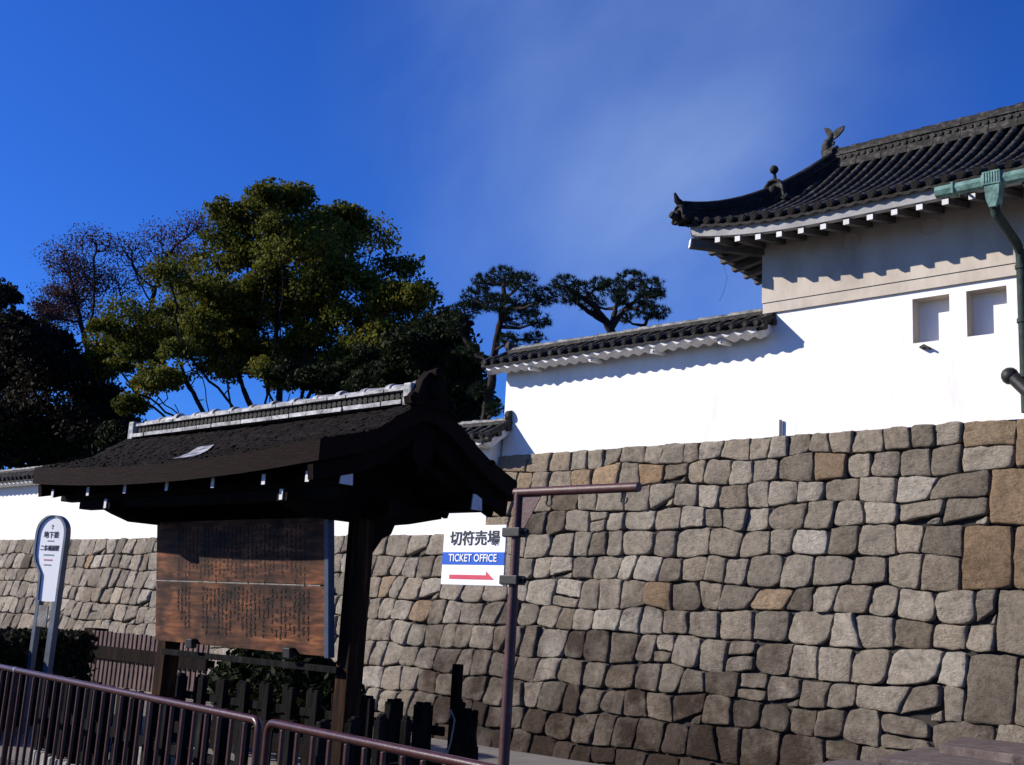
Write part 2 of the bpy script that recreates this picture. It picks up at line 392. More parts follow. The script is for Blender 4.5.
class Stones:
    def __init__(s): s.v = []; s.f = []; s.c = []
GRID = [-1, -.965, -.90, -.76, -.55, -.28, 0, .28, .55, .76, .90, .965, 1]
ST = Stones()
def stone(tl, tr, br, bl, colr, bulge=.06, gap=.013, rounded=.35, mid_t=0.0, mid_b=0.0):
    """one block: corners given as (x, z); the front swells out of the battered face"""
    o = len(ST.v); n = len(GRID)
    w = max(.06, ((tr[0] - tl[0]) + (br[0] - bl[0])) / 2); h = max(.06, ((tl[1] - bl[1]) + (tr[1] - br[1])) / 2)
    gx = 1 - 2 * gap / w; gz_ = 1 - 2 * gap / h
    seed = Vector((rnd.uniform(-50, 50), rnd.uniform(-50, 50), rnd.uniform(-50, 50)))
    tilt_s, tilt_t = rnd.uniform(-.022, .022), rnd.uniform(-.022, .022)
    corner = [rnd.uniform(.1, 1.0) * rounded for _ in range(4)]
    out = rnd.uniform(-.012, .02)
    for t in GRID:
        for s_ in GRID:
            kk = corner[(0 if t > 0 else 2) + (0 if s_ < 0 else 1)]
            a = s_ * math.sqrt(1 - kk * .62 * t ** 4) * gx
            b = t * math.sqrt(1 - kk * .62 * s_ ** 4) * gz_
            u, v_ = (a + 1) / 2, (b + 1) / 2
            x = (bl[0] * (1 - u) + br[0] * u) * (1 - v_) + (tl[0] * (1 - u) + tr[0] * u) * v_
            z = (bl[1] * (1 - u) + br[1] * u) * (1 - v_) + (tl[1] * (1 - u) + tr[1] * u) * v_
            z += (1 - a * a) * (mid_t * v_ + mid_b * (1 - v_))
            edge = max(abs(s_), abs(t))
            p = seed + Vector((x * 3.2, z * 3.2, 0))
            if edge > .9:
                x += .022 * noise.noise(p * 2.6); z += .022 * noise.noise(p * 2.6 + Vector((9, 4, 2)))
            prof = max(0.0, (1 - abs(s_) ** 9) * (1 - abs(t) ** 9))
            d = bulge * prof ** .5 + out * (prof > 0) + (.034 * noise.noise(p * 1.1) + .022 * noise.noise(p * 3.1) + .012 * noise.noise(p * 7.0)) * min(1, prof * 3)
            d += (tilt_s * s_ + tilt_t * t) * min(1, prof * 4)
            y = face_y(z) - d + (.07 if edge >= 1 else 0.0)
            ST.v.append((x, y, z)); ST.c.append(colr)
    for i in range(n - 1):
        for j in range(n - 1):
            ST.f.append((o + i * n + j, o + i * n + j + 1, o + (i + 1) * n + j + 1, o + (i + 1) * n + j))

def stone_colour(x, z, big=False):
    tone = min(.93, max(0, rnd.gauss(.52, .19)))
    tan = rnd.random() * .5
    if rnd.random() < .03 and z > 1.6: tan = rnd.uniform(.6, .8)
    if big: tan = rnd.uniform(.6, .97) if rnd.random() < .75 else rnd.uniform(.3, .5); tone = rnd.uniform(.12, .42)
    # lower courses once stood in moat water: more of them carry the reddish-black stain
    wet = (0.52 + max(0, (2.5 - z)) * .24) if x < -8.2 else (0.46 + max(0, (1.5 - z)) * .34)
    if x < -16.5: wet = .5 + max(0, (1.2 - z)) * .12
    stain = wet + rnd.gauss(0, .085)
    if tan > .55 and not big: stain = min(stain, .42)
    if big: stain = rnd.uniform(.35, .62)
    return (tone, tan, max(0, min(1, stain * .75)), 1)

def knots(x0, x1, amp, base):
    xs_ = []; x = x0
    while x < x1: xs_.append((x, base + rnd.uniform(-amp, amp))); x += rnd.uniform(.35, .75)
    xs_.append((x1, base))
    return xs_
def at(kn, x):
    if x <= kn[0][0]: return kn[0][1]
    for (a, za), (b, zb) in zip(kn, kn[1:]):
        if x <= b: return za + (zb - za) * (x - a) / max(1e-6, b - a)
    return kn[-1][1]

XA, XC = -15.6, -5.95
XEND = [XC + v for v in (-.38, -.38, .05, .05, -.30, -.30, .22, .22, -.12, -.12, .30, .30, .0, .0)]
levels = [4.86, 4.52, 4.10, 3.69, 3.30, 2.86, 2.43, 1.98, 1.55, 1.10, .67, .23, -.22, -.75]
bounds = []
for i, z in enumerate(levels):
    amp = 0 if i in (0,) else .075
    if i == 4:
        left = [(-47, z), (XA - .02, z)]
        bounds.append(left + knots(XA, 2.6, .07, z))
    else:
        bounds.append(knots(XA if i < 4 else -47, 2.6, amp, z))
for ci in range(len(levels) - 1):
    top, bot = bounds[ci], bounds[ci + 1]
    x = XA if ci < 4 else -47
    xe = XEND[ci]
    xt = xb = x
    first = 0
    while True:
        w = rnd.choice([rnd.uniform(.34, .46), rnd.uniform(.42, .54), rnd.uniform(.50, .66)])
        if ci == 0 and x > -14.6: w *= .85
        if ci == 0 and first < 3 : w = [.85, .55, .5][first]; first += 1
        if ci in (1, 2, 3) and first < 1: w = rnd.choice([.62, .95]); first += 9
        w *= 1 + .22 * min(1, max(0, (x + 9.5) / 3.0))
        x += w
        last = x > xe - .28
        slant = rnd.uniform(-.035, .035) if rnd.random() < .85 else rnd.uniform(-.10, .10)
        nt_, nb_ = (xe, xe) if last else (x + slant, x - slant)
        c = stone_colour((xt + nt_) / 2, levels[ci])
        if ci == 0 and x < -13.6: c = (.5, rnd.uniform(.5, .62), .2, 1)
        if ci in (1, 2, 3) and x < -14.3: c = (.5, rnd.uniform(.48, .62), .2, 1)
        tl, tr = (xt, at(top, xt)), (nt_, at(top, nt_)); bl, br = (xb, at(bot, xb)), (nb_, at(bot, nb_))
        bl_, rd = rnd.uniform(.03, .055), rnd.uniform(.15, .75)
        if ci == 0: rd *= .5
        r = rnd.random()
        if r < .018 and ci > 0:                      # two flatter stones one above the other
            f = rnd.uniform(.4, .62)
            ml = (tl[0] + (bl[0] - tl[0]) * f, tl[1] + (bl[1] - tl[1]) * f); mr = (tr[0] + (br[0] - tr[0]) * f, tr[1] + (br[1] - tr[1]) * f + rnd.uniform(-.05, .05))
            stone(tl, tr, mr, ml, c, bl_ * .9, .012, rd); stone(ml, mr, br, bl, stone_colour(x, levels[ci]), bl_ * .9, .012, rd)
        elif r < .09 and ci > 0 and w > .5:          # a small filler stone set in one lower corner
            f = rnd.uniform(.62, .75)
            bm_ = (bl[0] + (br[0] - bl[0]) * f, bl[1] + (br[1] - bl[1]) * f)
            k1 = (tr[0] + (br[0] - tr[0]) * .62, tr[1] + (br[1] - tr[1]) * .62)
            stone(tl, tr, (k1[0] - .01, k1[1]), bl, c, bl_, .012, rd * .6)
            cc = stone_colour(x, levels[ci]); stone((bm_[0] + .03, k1[1] - .10), (k1[0], k1[1] - .01), br, bm_, cc, .035, .008, .9)
        else:
            stone(tl, tr, br, bl, c, bl_, rnd.uniform(.003, .009), rd, rnd.uniform(-.012, .02), rnd.uniform(-.02, .012))
        xt, xb = nt_, nb_
        if last: break
# larger dressed blocks by the gatehouse, toothed into the courses two at a time
for k in range(0, len(levels) - 1, 2):
    top, bot = bounds[k], bounds[min(k + 2, len(levels) - 1)]
    x = XEND[k]; first = True
    while x < 2.4:
        e = x + rnd.uniform(.50, .78); fl = rnd.uniform(-.03, .03)
        if rnd.random() < .7:
            stone((x, at(top, x)), (e + fl, at(top, e)), (e - fl, at(bot, e)), (x, at(bot, x)), stone_colour(x, levels[k], True), .04, .006, .3)
        else:
            m1 = (at(top, x) + at(bot, x)) / 2
            stone((x, at(top, x)), (e + fl, at(top, e)), (e, m1), (x, m1), stone_colour(x, levels[k], True), .04, .006, .3)
            stone((x, m1), (e, m1), (e - fl, at(bot, e)), (x, at(bot, x)), stone_colour(x, levels[k]), .04, .006, .3)
        x = e; first = False
me = bpy.data.meshes.new('stone_wall')
me.from_pydata(ST.v, [], [f[::-1] for f in ST.f])
ca = me.color_attributes.new('stone', 'FLOAT_COLOR', 'POINT')
ca.data.foreach_set('color', np.array(ST.c, dtype=np.float32).ravel())
me.polygons.foreach_set('use_smooth', [True] * len(me.polygons))
me.materials.append(M['stone'])
bm = bmesh.new(); bm.from_mesh(me)
for f in bm.faces[:1]: pass
bm.normal_update()
if sum(f.normal.y for f in bm.faces) > 0: bmesh.ops.reverse_faces(bm, faces=bm.faces[:])
bm.to_mesh(me); bm.free()
wall = bpy.data.objects.new('stone_wall', me); col.objects.link(wall)
tag(wall, "sloping castle wall of rough grey and tan stone blocks below the white plaster", "stone wall")
core = MB()
zs = [4.84, 4.4, 3.9, 3.28]
core.sheet([[(x, face_y(z) + .055, z) for x in (XA + .02, 2.4)] for z in zs])
core.sheet([[(x, face_y(z) + .055, z) for x in (-47, 2.4)] for z in (3.28, 2.6, 1.9, 1.2, .5, -.2, -.8)])
core.sheet([[(x, y, 4.835) for x in (XA + .02, 2.4)] for y in (face_y(4.84) - .01, D + .7)])
core.sheet([[(x, y, 3.275) for x in (-47, XA + .03)] for y in (face_y(3.28) - .01, D + .7)])
core.sheet([[(XA + .02, y, z) for y in (face_y(z) + .05, D + .8)] for z in zs])
core.build('joint_bed', M['gap'], wall, fix=False)

# ------------------------------------------------------------------ tiled roofs
def roll_strip(tiles, caps, path, r, cap=True, step=.26):
    """a half-round tile roll along a path of points (eave first), with a disc at the eave"""
    pts = [Vector(p) for p in path]
    side = Vector((1, 0, 0))
    n = 6; rows = []
    # resample with a small step at every tile joint
    L = 0; segs = []
    for a, b in zip(pts, pts[1:]): segs.append((L, a, b)); L += (b - a).length
    def pos(d):
        for l0, a, b in reversed(segs):
            if d >= l0 - 1e-9: return a.lerp(b, min(1, (d - l0) / max(1e-9, (b - a).length))), (b - a).normalized()
    d = 0.0; ds = []
    while d < L - .02:
        e = min(L, d + step); ds += [(d, 1.06), (e - .012, .92)]; d = e
    for d_, k_ in ds:
        p, t = pos(d_)
        nrm = side.cross(t); nrm = nrm if nrm.z > 0 else -nrm
        rows.append([p + side * (math.cos(math.pi * j / n) * r * k_) + nrm * (math.sin(math.pi * j / n) * r * k_) for j in range(n + 1)])
    if len(rows) >= 2: tiles.sheet(rows)
    if cap:
        p, t = pos(0); nrm = side.cross(t); nrm = nrm if nrm.z > 0 else -nrm
        c = p + nrm * r * .25 - t * .012
        caps.tube([c, c + t * .05], r * 1.18, 12)
        caps.tube([c - t * .012, c], r * .75, 10)

def wall_roof(parent, x0, x1, ye, ze, yr, zr, yb, spacing=.28, r=.062, ridge_h=.22):
    """coping roof of a plaster wall: front slope with rolls, plain back slope, ridge, wavy plaster eave"""
    tiles, caps, pan = MB(), MB(), MB()
    mid = lambda v: (ye + (yr - ye) * v, ze + (zr - ze) * (.8 * v + .2 * v * v))
    path = lambda x: [(x, *mid(v)) for v in (0, .35, .7, 1)]
    n = int((x1 - x0) / spacing); sp = (x1 - x0) / n
    xx = []
    for i in range(n + 1):
        x = x0 + i * sp
        if i in (0, n): x += .03 if i == 0 else -.03
        roll_strip(tiles, caps, [(p[0], p[1] + rnd.uniform(-.006, .006), p[2] + .02) for p in path(x)], r)
        if i < n: xx += [x0 + i * sp, x0 + (i + .5) * sp]
    xx.append(x1)
    pan.sheet([[(x, mid(v)[0], mid(v)[1] - (.035 if j % 2 else 0)) for j, x in enumerate(xx)] for v in (0, .25, .5, .75, 1)])
    pan.sheet([[(x, mid(0)[0] + .004, mid(0)[1] - (.035 if j % 2 else 0) - dz) for j, x in enumerate(xx)] for dz in (0.0, .05)])
    pan.sheet([[(x, yr + (yb - yr) * v, zr + (ze - zr) * v) for x in (x0, x1)] for v in (0, 1)])
    rf = pan.build('roof', M['tile'], parent, True, fix=False)
    tiles.build('tile_roll', M['tile_mid'], rf, True, fix=False)
    caps.build('eave_tile', M['tile_mid'], rf, True)
    rd = MB(); z = zr - .02
    for k, (hw, h) in enumerate([(.15, .045), (.12, .035)]):
        segs_ = int((x1 - x0) / .55) or 1; dx = (x1 - x0) / segs_
        for i in range(segs_):
            j = rnd.uniform(-.006, .006)
            rd.box(x0 + i * dx, x0 + (i + 1) * dx - .008, yr - hw + j, yr + hw + j, z, z + h - .004)
        z += h
    rd.build('ridge_course', M['tile_mid'], rf)
    cap_ = MB(); segs_ = int((x1 - x0) / .32) or 1; dx = (x1 - x0) / segs_
    for i in range(segs_):
        k = rnd.uniform(-.008, .008)
        cap_.tube([(x0 + i * dx, yr, z + .02 + k), (x0 + (i + 1) * dx + .01, yr, z + .015 + k)], [.066, .056], 10)
    cap_.build('ridge_cap', M['tile_pale'], rf, True)
    # wavy white plaster under the tile edge
    ev = MB(); rows = []
    xs_ = [x0 + .04 + i * sp / 8 for i in range(int((x1 - x0 - .08) / sp * 8) + 1)]
    wv = lambda x: .5 - .5 * math.cos((x - x0) / sp * 2 * math.pi)
    for dy, dz, am in [(.03, -.045, .0), (.035, -.075, .055), (.09, -.10, .06), (.30, -.12, .05)]:
        rows.append([(x, ye + dy, ze + dz - am * wv(x)) for x in xs_])
    rows.append([(x, ye + .32, ze - .02) for x in xs_])
    ev.sheet(rows)
    ev.build('plaster_eave', M['plaster_trim'], parent, True)
    return rf, sp

def end_gable(parent, x, ye, ze, yr, zr, yb, outward):
    e = MB(); t = .16
    e.prism([(ye + .06, ze - .10), (yr, zr - .02), (yb - .04, ze - .10), (yb - .15, ze - .16), (yr, zr - .20), (ye + .2, ze - .18)], 0, x - .05, x + .05)
    e.build('gable_plaster', M['plaster_trim'], parent)
    r_ = MB()
    for s in (0, 1):
        pts = [(x + outward * .045, ye + (yr - ye) * v, ze + (zr - ze) * (.8 * v + .2 * v * v) + .03) for v in (0, .5, 1)]
        if s: pts = [(p[0], 2 * yr - p[1], p[2]) for p in pts]
        r_.tube(pts, .075, 10)
    for v in (.1, .5, .9):
        y = ye + (yr - ye) * v; zz = ze + (zr - ze) * v - .06
        r_.tube([(x + outward * .02, y, zz), (x + outward * .13, y, zz)], .065, 12)
    r_.tube([(x, yr, zr + .16), (x + outward * .10, yr, zr + .16)], .11, 14)
    r_.build('gable_tile', M['tile_mid'], parent, True)

# wall joined to the gatehouse
pw = thing('plaster_wall', (-12.6, D + .3, 4.86), "tall white plaster wall with dark tiled coping abutting the gatehouse", "plaster wall", "white plaster walls with tiled coping")
a = MB(); a.box(XA + .06, -9.62, D + .01, D + .62, 4.84, 6.70)
a.build('wall_face', M['plaster'], pw)
wall_roof(pw, -15.75, -9.50, 16.17, 6.665, 16.92, 7.03, 17.65, spacing=.25, r=.05)
end_gable(pw, -15.70, 16.17, 6.665, 16.92, 7.03, 17.65, -1)
end_gable(pw, -9.53, 16.17, 6.665, 16.92, 7.03, 17.65, 1)
for x in (-14.6, -13.1, -11.7, -10.3):
    b = MB(); b.tube([(x, 16.28, 6.50), (x, 16.66, 6.53)], .055, 12); b.tube([(x, 16.265, 6.50), (x, 16.28, 6.50)], .03, 10)
    b.build('beam_end', M['plaster_trim'], pw, True)

# long lower wall running to the left
pw2 = thing('plaster_wall', (-30, 16.7, 3.3), "long low white plaster wall with tiled coping running behind the wooden kiosk", "plaster wall", "white plaster walls with tiled coping")
a = MB(); a.box(-46, XA - .01, 16.36, 16.95, 3.27, 5.18)
a.build('wall_face', M['plaster'], pw2)
wall_roof(pw2, -46.5, -15.42, 15.93, 5.12, 16.62, 5.50, 17.3)
end_gable(pw2, -15.42, 15.93, 5.12, 16.62, 5.50, 17.3, 1)

# ------------------------------------------------------------------ gatehouse
gh = thing('gatehouse', (-5.0, 18.8, 4.86), "white plastered castle gatehouse with dark tiled roof and two shuttered windows on the stone wall", "gatehouse")
YF = 16.60
wins = [(-7.07, -6.50, 6.13, 6.83), (-6.245, -5.66, 6.13, 6.83)]
w = MB(); bounds_x = [-9.63, -7.07, -6.50, -6.245, -5.66, 2.5]; bz = [4.84, 6.13, 6.83, 6.95]
for i in range(5):
    for j in range(3):
        if j == 1 and i in (1, 3): continue
        x0, x1, z0, z1 = bounds_x[i], bounds_x[i + 1], bz[j], bz[j + 1]
        w.add([(x0, YF, z0), (x1, YF, z0), (x1, YF, z1), (x0, YF, z1)], [(0, 1, 2, 3)])
w.add([(-9.63, YF, 4.84), (-9.63, 21.2, 4.84), (-9.63, 21.2, 6.95), (-9.63, YF, 6.95)], [(0, 3, 2, 1)])
wobj = w.build('wall', M['plaster'], gh, fix=False)
for (x0, x1, z0, z1) in wins:
    q = MB(); d = YF + .25
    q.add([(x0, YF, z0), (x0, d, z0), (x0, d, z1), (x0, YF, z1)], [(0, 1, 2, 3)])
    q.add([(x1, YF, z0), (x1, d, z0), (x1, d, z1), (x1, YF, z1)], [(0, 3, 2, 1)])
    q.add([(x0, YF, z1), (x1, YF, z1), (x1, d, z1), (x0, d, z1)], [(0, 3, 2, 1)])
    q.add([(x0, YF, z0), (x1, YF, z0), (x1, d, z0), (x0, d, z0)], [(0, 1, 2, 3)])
    wo = q.build('window', M['plaster_old_and_shade'], gh, fix=False)  # darker plaster than the wall, painting the shade of the recess
    s = MB(); s.box(x0 - .03, x1 + .03, d + .002, d + .06, z0 - .03, z1 + .03)
    s.build('shutter', M['plaster'], wo)
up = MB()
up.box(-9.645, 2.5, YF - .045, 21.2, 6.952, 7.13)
up.build('wall_band', M['plaster_old_and_shade'], gh)
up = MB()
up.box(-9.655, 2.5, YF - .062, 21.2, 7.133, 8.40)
up.build('upper_wall', M['plaster_old_and_shade'], gh)
for xm in (-8.05, -6.75):                               # faint plaster crests under the eave
    c_ = MB()
    pts = [(xm + .17 * math.cos(q), YF - .062, 7.92 + .13 * math.sin(q)) for q in [i * math.pi * 2 / 20 for i in range(21)]]
    c_.tube(pts, .012, 6); c_.build('plaster_crest', M['plaster_old_and_shade'], gh, True)

EX, EY, EZ, RX, RY, RZ = -10.65, 15.60, 8.22, -9.40, 18.80, 10.30
def roofp(x, v):
    upx = max(0.0, (-8.0 - x) / 2.65)
    return Vector((x, EY + (RY - EY) * v, EZ + (RZ - EZ) * (.60 * v + .40 * v * v) + .26 * upx ** 2.2 * (1 - v) ** 2))
hipx = lambda v: EX + (RX - EX) * v
XE = 3.0
pan, tiles, caps = MB(), MB(), MB()
sp = .225; n = int((XE - EX) / sp)
vv = [i / 12 for i in range(13)]
grid = []
for v in vv:
    row = []
    for i in range(0, 2 * n + 1):
        x = EX + i * sp / 2
        x = max(x, hipx(v))
        p = roofp(x, v); row.append((p.x, p.y, p.z - (.03 if i % 2 else 0)))
    grid.append(row)
pan.sheet(grid)
pan.sheet([[(p[0], p[1] + .003, p[2] - dz) for p in grid[0]] for dz in (0, .055)])
pan.sheet([[(x, 2 * RY - roofp(x, v).y, roofp(x, v).z) for x in (hipx(v), -6, 0, XE)] for v in vv])
pan.sheet([[(hipx(v), y, roofp(hipx(v), v).z) for y in (roofp(0, v).y, RY, 2 * RY - roofp(0, v).y)] for v in vv])
roof = pan.build('roof', M['tile'], gh, True, fix=False)
for i in range(n + 1):
    x = EX + i * sp + .03
    ve = 1.0 if x >= RX else (x - EX) / (RX - EX)
    if ve < .06: ve = .06
    k = max(2, int(ve * 10))
    pth = [roofp(x, ve * j / k) + Vector((0, 0, .02)) for j in range(k + 1)]
    roll_strip(tiles, caps, pth, .058, step=.24)
tiles.build('tile_roll', M['tile_mid'], roof, True, fix=False)
caps.build('eave_tile', M['tile'], roof, True)
# main ridge: stacked courses of flat tiles, patterned row, round cap
rd = MB(); z = 10.20
for k, (hw, h) in enumerate([(.20, .06), (.18, .05), (.165, .05), (.15, .11), (.17, .035), (.14, .05)]):
    segs_ = 26; dx = (XE - RX + .02) / segs_
    for i in range(segs_):
        j = rnd.uniform(-.006, .006)
        rd.box(RX - .02 + i * dx, RX - .02 + (i + 1) * dx - .012, RY - hw + j, RY + hw + j, z, z + h - .006)
    if k == 3:
        for i in range(95):
            xx = RX + .06 + i * .13
            rd.tube([(xx, RY - .17, z + .05), (xx, RY - .145, z + .05)], .042, 8)
    z += h
ridge = rd.build('ridge', M['tile_mid'], roof)
cp = MB()
for i in range(38):
    x = RX - .02 + i * .33
    cp.tube([(x, RY, z + .02), (x + .34, RY, z + .015)], [.105, .09], 10)
cp.build('ridge_cap', M['tile_mid'], roof, True)
# hip ridge sweeping down to the corner
hp, hc = MB(), MB()
hv = [i / 14 for i in range(15)]
hpts = [roofp(hipx(v), v) for v in hv]
hdir = (Vector((RX, RY, 0)) - Vector((EX, EY, 0))).normalized(); hs_ = Vector((-hdir.y, hdir.x, 0))
for wd, z0, z1 in [(.15, -.02, .11), (.12, .112, .20), (.14, .202, .235), (.10, .237, .30)]:
    rows = []
    for p in hpts:
        rows.append([p + hs_ * wd + Vector((0, 0, z0)), p + hs_ * wd + Vector((0, 0, z1)), p - hs_ * wd + Vector((0, 0, z1)), p - hs_ * wd + Vector((0, 0, z0))])
    hp.sheet(rows)
    hp.add(rows[0], [(0, 1, 2, 3)]); hp.add(rows[-1], [(0, 1, 2, 3)])
hp.build('hip_ridge', M['tile'], roof)
hc.tube([p + Vector((0, 0, .31)) for p in hpts], .085, 10)
hc.build('hip_ridge_cap', M['tile'], roof, True)
def ogre(c, s, knob, f=None):
    """arched end tile with side volutes, a boss and a horn carrying a ball"""
    o = MB(); c = Vector(c); f = (-hdir if f is None else Vector(f).normalized()); sd = Vector((-f.y, f.x, 0))
    def P(a, b, d): return c + sd * a * s + Vector((0, 0, b * s)) + f * d * s
    prof = [(-.62, 0), (-.66, .18), (-.46, .30), (-.44, .70), (-.28, .95), (0, 1.02), (.28, .95), (.44, .70), (.46, .30), (.66, .18), (.62, 0)]
    fr = [P(a, b, .16) for a, b in prof]; bk = [P(a, b, -.12) for a, b in prof]; m = len(prof)
    o.add(fr + bk, [tuple(range(m)), tuple(range(2 * m - 1, m - 1, -1))] + [(i, (i + 1) % m, m + (i + 1) % m, m + i) for i in range(m)])
    o.tube([P(-.5, .12, .2), P(-.40, .62, .2), P(-.22, .88, .2), P(0, .95, .2), P(.22, .88, .2), P(.40, .62, .2), P(.5, .12, .2)], .07 * s, 8)
    o.ball(P(0, .45, .2), .24 * s, 10)
    for sg in (-1, 1): o.ball(P(sg * .56, .12, .1), .15 * s, 8)
    if knob:
        o.tube([P(0, .95, .0), P(0, 1.2, .05), P(0, 1.36, .12)], [.10 * s, .075 * s, .075 * s], 8)
        o.ball(P(0, 1.46, .14), .20 * s, 12)
    return o
pm = roofp(hipx(.585), .585)
ogre(pm + Vector((.02, -.10, .02)), .40, True, (.12, -1, 0)).build('ogre_tile', M['tile_mid'], roof, True)
pe = roofp(hipx(.0), .0)
ogre(pe + Vector((0, 0, .0)) - hdir * .05, .30, False).build('ogre_tile', M['tile'], roof, True)
fin = MB(); fin.tube([pe - hdir * .02 + Vector((0, 0, .30)), pe - hdir * .14 + Vector((0, 0, .38)), pe - hdir * .19 + Vector((0, 0, .50))], [.075, .055, .02], 8)
fin.tube([pe - hdir * .02 + Vector((0, 0, .02)), pe - hdir * .26 + Vector((0, 0, .10))], [.06, .06], 10)
fin.build('corner_finial', M['tile'], roof, True)
# ridge end block and fish finial
rb = MB()
rb.prism([(RY - .30, 10.05), (RY - .34, 10.22), (RY - .22, 10.36), (RY - .20, 10.60), (RY, 10.74), (RY + .20, 10.60), (RY + .22, 10.36), (RY + .34, 10.22), (RY + .30, 10.05)], 0, -9.62, -9.42)
rb.ball((-9.62, RY, 10.42), .12, 10); rb.tube([(-9.62, RY - .24, 10.2), (-9.62, RY + .24, 10.2)], .05, 8)
rb.tube([(-9.70, RY, 10.66), (-9.40, RY, 10.66)], .08, 10)
rb.build('ogre_tile', M['tile_mid'], roof, True)
fs = MB()
body = [(-9.60, 10.70), (-9.64, 10.80), (-9.60, 10.90), (-9.52, 10.98), (-9.50, 11.07)]
fs.tube([(x, RY, z) for x, z in body], [.10, .115, .095, .065, .045], 10)
fs.prism([(-9.56, 10.97), (-9.64, 11.10), (-9.70, 11.27), (-9.57, 11.23), (-9.46, 11.08)], 1, RY - .025, RY + .025)
fs.prism([(-9.53, 11.02), (-9.40, 11.16), (-9.20, 11.20), (-9.22, 11.10), (-9.34, 10.99), (-9.46, 10.93)], 1, RY - .025, RY + .025)
fs.prism([(-9.56, 10.80), (-9.44, 10.88), (-9.46, 10.80)], 1, RY - .03, RY + .03)
fs.ball((-9.66, RY, 10.74), .085, 8)
fs.v = [(-9.56 + (x + 9.56) * .82, RY + (y - RY) * .9, 10.66 + (z - 10.66) * .82) for x, y, z in fs.v]
fs.build('fish_finial', M['tile_mid'], roof, True)
# white plaster eave: fascia, soffit, rafters, with their shade painted into the colours
fa, so = MB(), MB()
xf = [EX + .10 + i * .2 for i in range(int((XE - EX) / .2))]
zed = lambda x: roofp(x, 0).z
fa.sheet([[(x, EY + .07, zed(x) - .045) for x in xf], [(x, EY + .085, zed(x) - .21) for x in xf], [(x, EY + .19, zed(x) - .215) for x in xf]])
yl = [EY + .07 + i * .4 for i in range(16)]
zl = lambda y: EZ + .26 * max(0.0, (1 - (y - EY) / 2.4)) ** 2.2
fa.sheet([[(EX + .10, y, zl(y) - .045) for y in yl], [(EX + .115, y, zl(y) - .21) for y in yl], [(EX + .22, y, zl(y) - .215) for y in yl]])
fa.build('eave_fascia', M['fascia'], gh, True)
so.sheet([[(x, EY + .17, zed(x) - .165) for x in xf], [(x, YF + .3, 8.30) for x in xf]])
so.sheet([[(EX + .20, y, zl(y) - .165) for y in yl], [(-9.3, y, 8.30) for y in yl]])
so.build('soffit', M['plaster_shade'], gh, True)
def bar(p0, p1, wdt, hgt):
    p0, p1 = Vector(p0), Vector(p1); t = (p1 - p0).normalized(); sd = t.cross(Vector((0, 0, 1))).normalized(); u = sd.cross(t)
    m = MB(); c = []
    for p in (p0, p1): c += [p - sd * wdt / 2 - u * hgt / 2, p + sd * wdt / 2 - u * hgt / 2, p + sd * wdt / 2 + u * hgt / 2, p - sd * wdt / 2 + u * hgt / 2]
    m.add(c, [(0, 3, 2, 1), (4, 5, 6, 7), (0, 1, 5, 4), (1, 2, 6, 5), (2, 3, 7, 6), (3, 0, 4, 7)]); return m
x = EX + .62
while x < 1:
    ro = bar((x, EY + .12, zed(x) - .265), (x, YF + .0, 8.16), .10, .10).build('rafter', M['plaster_shade'], gh)  # rafter sides carry painted shade; the end caps keep the white
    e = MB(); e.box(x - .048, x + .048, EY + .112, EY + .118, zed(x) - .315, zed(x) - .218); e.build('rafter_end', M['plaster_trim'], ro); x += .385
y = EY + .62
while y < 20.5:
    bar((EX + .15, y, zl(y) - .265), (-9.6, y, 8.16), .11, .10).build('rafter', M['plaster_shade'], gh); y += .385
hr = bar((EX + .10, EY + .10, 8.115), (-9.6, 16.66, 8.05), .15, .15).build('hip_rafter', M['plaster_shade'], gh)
bar((EX + .085, EY + .085, 8.117), (EX + .098, EY + .098, 8.115), .145, .145).build('rafter_end', M['plaster_trim'], hr)
# copper rain gutter with hopper and downpipe
gt = MB()
def gutter(x0, x1):
    prof = [(-.075, .06), (-.085, .0), (-.06, -.065), (0, -.085), (.06, -.065), (.085, 0), (.075, .06)]
    gt.sheet([[(x, 15.40 + a, 7.98 + b) for a, b in prof] for x in (x0, x1)])
    gt.sheet([[(x, 15.40 + a * .9, 7.98 + b * .9) for a, b in prof] for x in (x0, x1)])
    for x in (x0, x1): gt.add([(x, 15.40 + a, 7.98 + b) for a, b in prof], [tuple(range(7))])
gutter(-6.18, -5.93); gutter(-5.915, -5.50); gutter(-5.30, 1.0)
for x in (-5.92, -5.5, -5.28): gt.obox((x, 15.40, 7.975), (.035, .20, .17), Matrix.Identity(3), .01)
gut = gt.build('rain_gutter', M['copper'], gh)
gut['label'] = "verdigris copper rain gutter under the gatehouse eave"
hb = MB()
hb.box(-5.50, -5.25, 15.29, 15.51, 7.90, 8.10, .015)
hb.prism([(-5.48, 7.90), (-5.27, 7.90), (-5.29, 7.70), (-5.33, 7.58), (-5.42, 7.58), (-5.46, 7.70)], 1, 15.31, 15.49)
for i in range(6): hb.box(-5.475 + i * .036, -5.462 + i * .036, 15.28, 15.30, 7.93, 8.08)
hb.build('hopper', M['copper'], gut)
dp = MB()
dp.tube([(-5.37, 15.40, 7.62), (-5.375, 15.44, 7.52), (-5.40, 16.30, 7.34), (-5.40, 16.45, 7.24), (-5.40, 16.47, 7.08), (-5.40, 16.47, 4.9)], .068, 12)
for z in (7.0, 6.2, 5.4): dp.tube([(-5.40, 16.47, z), (-5.40, 16.47, z + .06)], .085, 12)
dp.build('downpipe', M['copper_dark'], gut, True)
for bx in (-5.85, -5.0):
    br = MB(); br.tube([(bx, 15.45, 7.88), (bx, 15.62, 7.96), (bx, 15.75, 8.02)], .018, 6); br.build('gutter_bracket', M['iron'], gut, True)
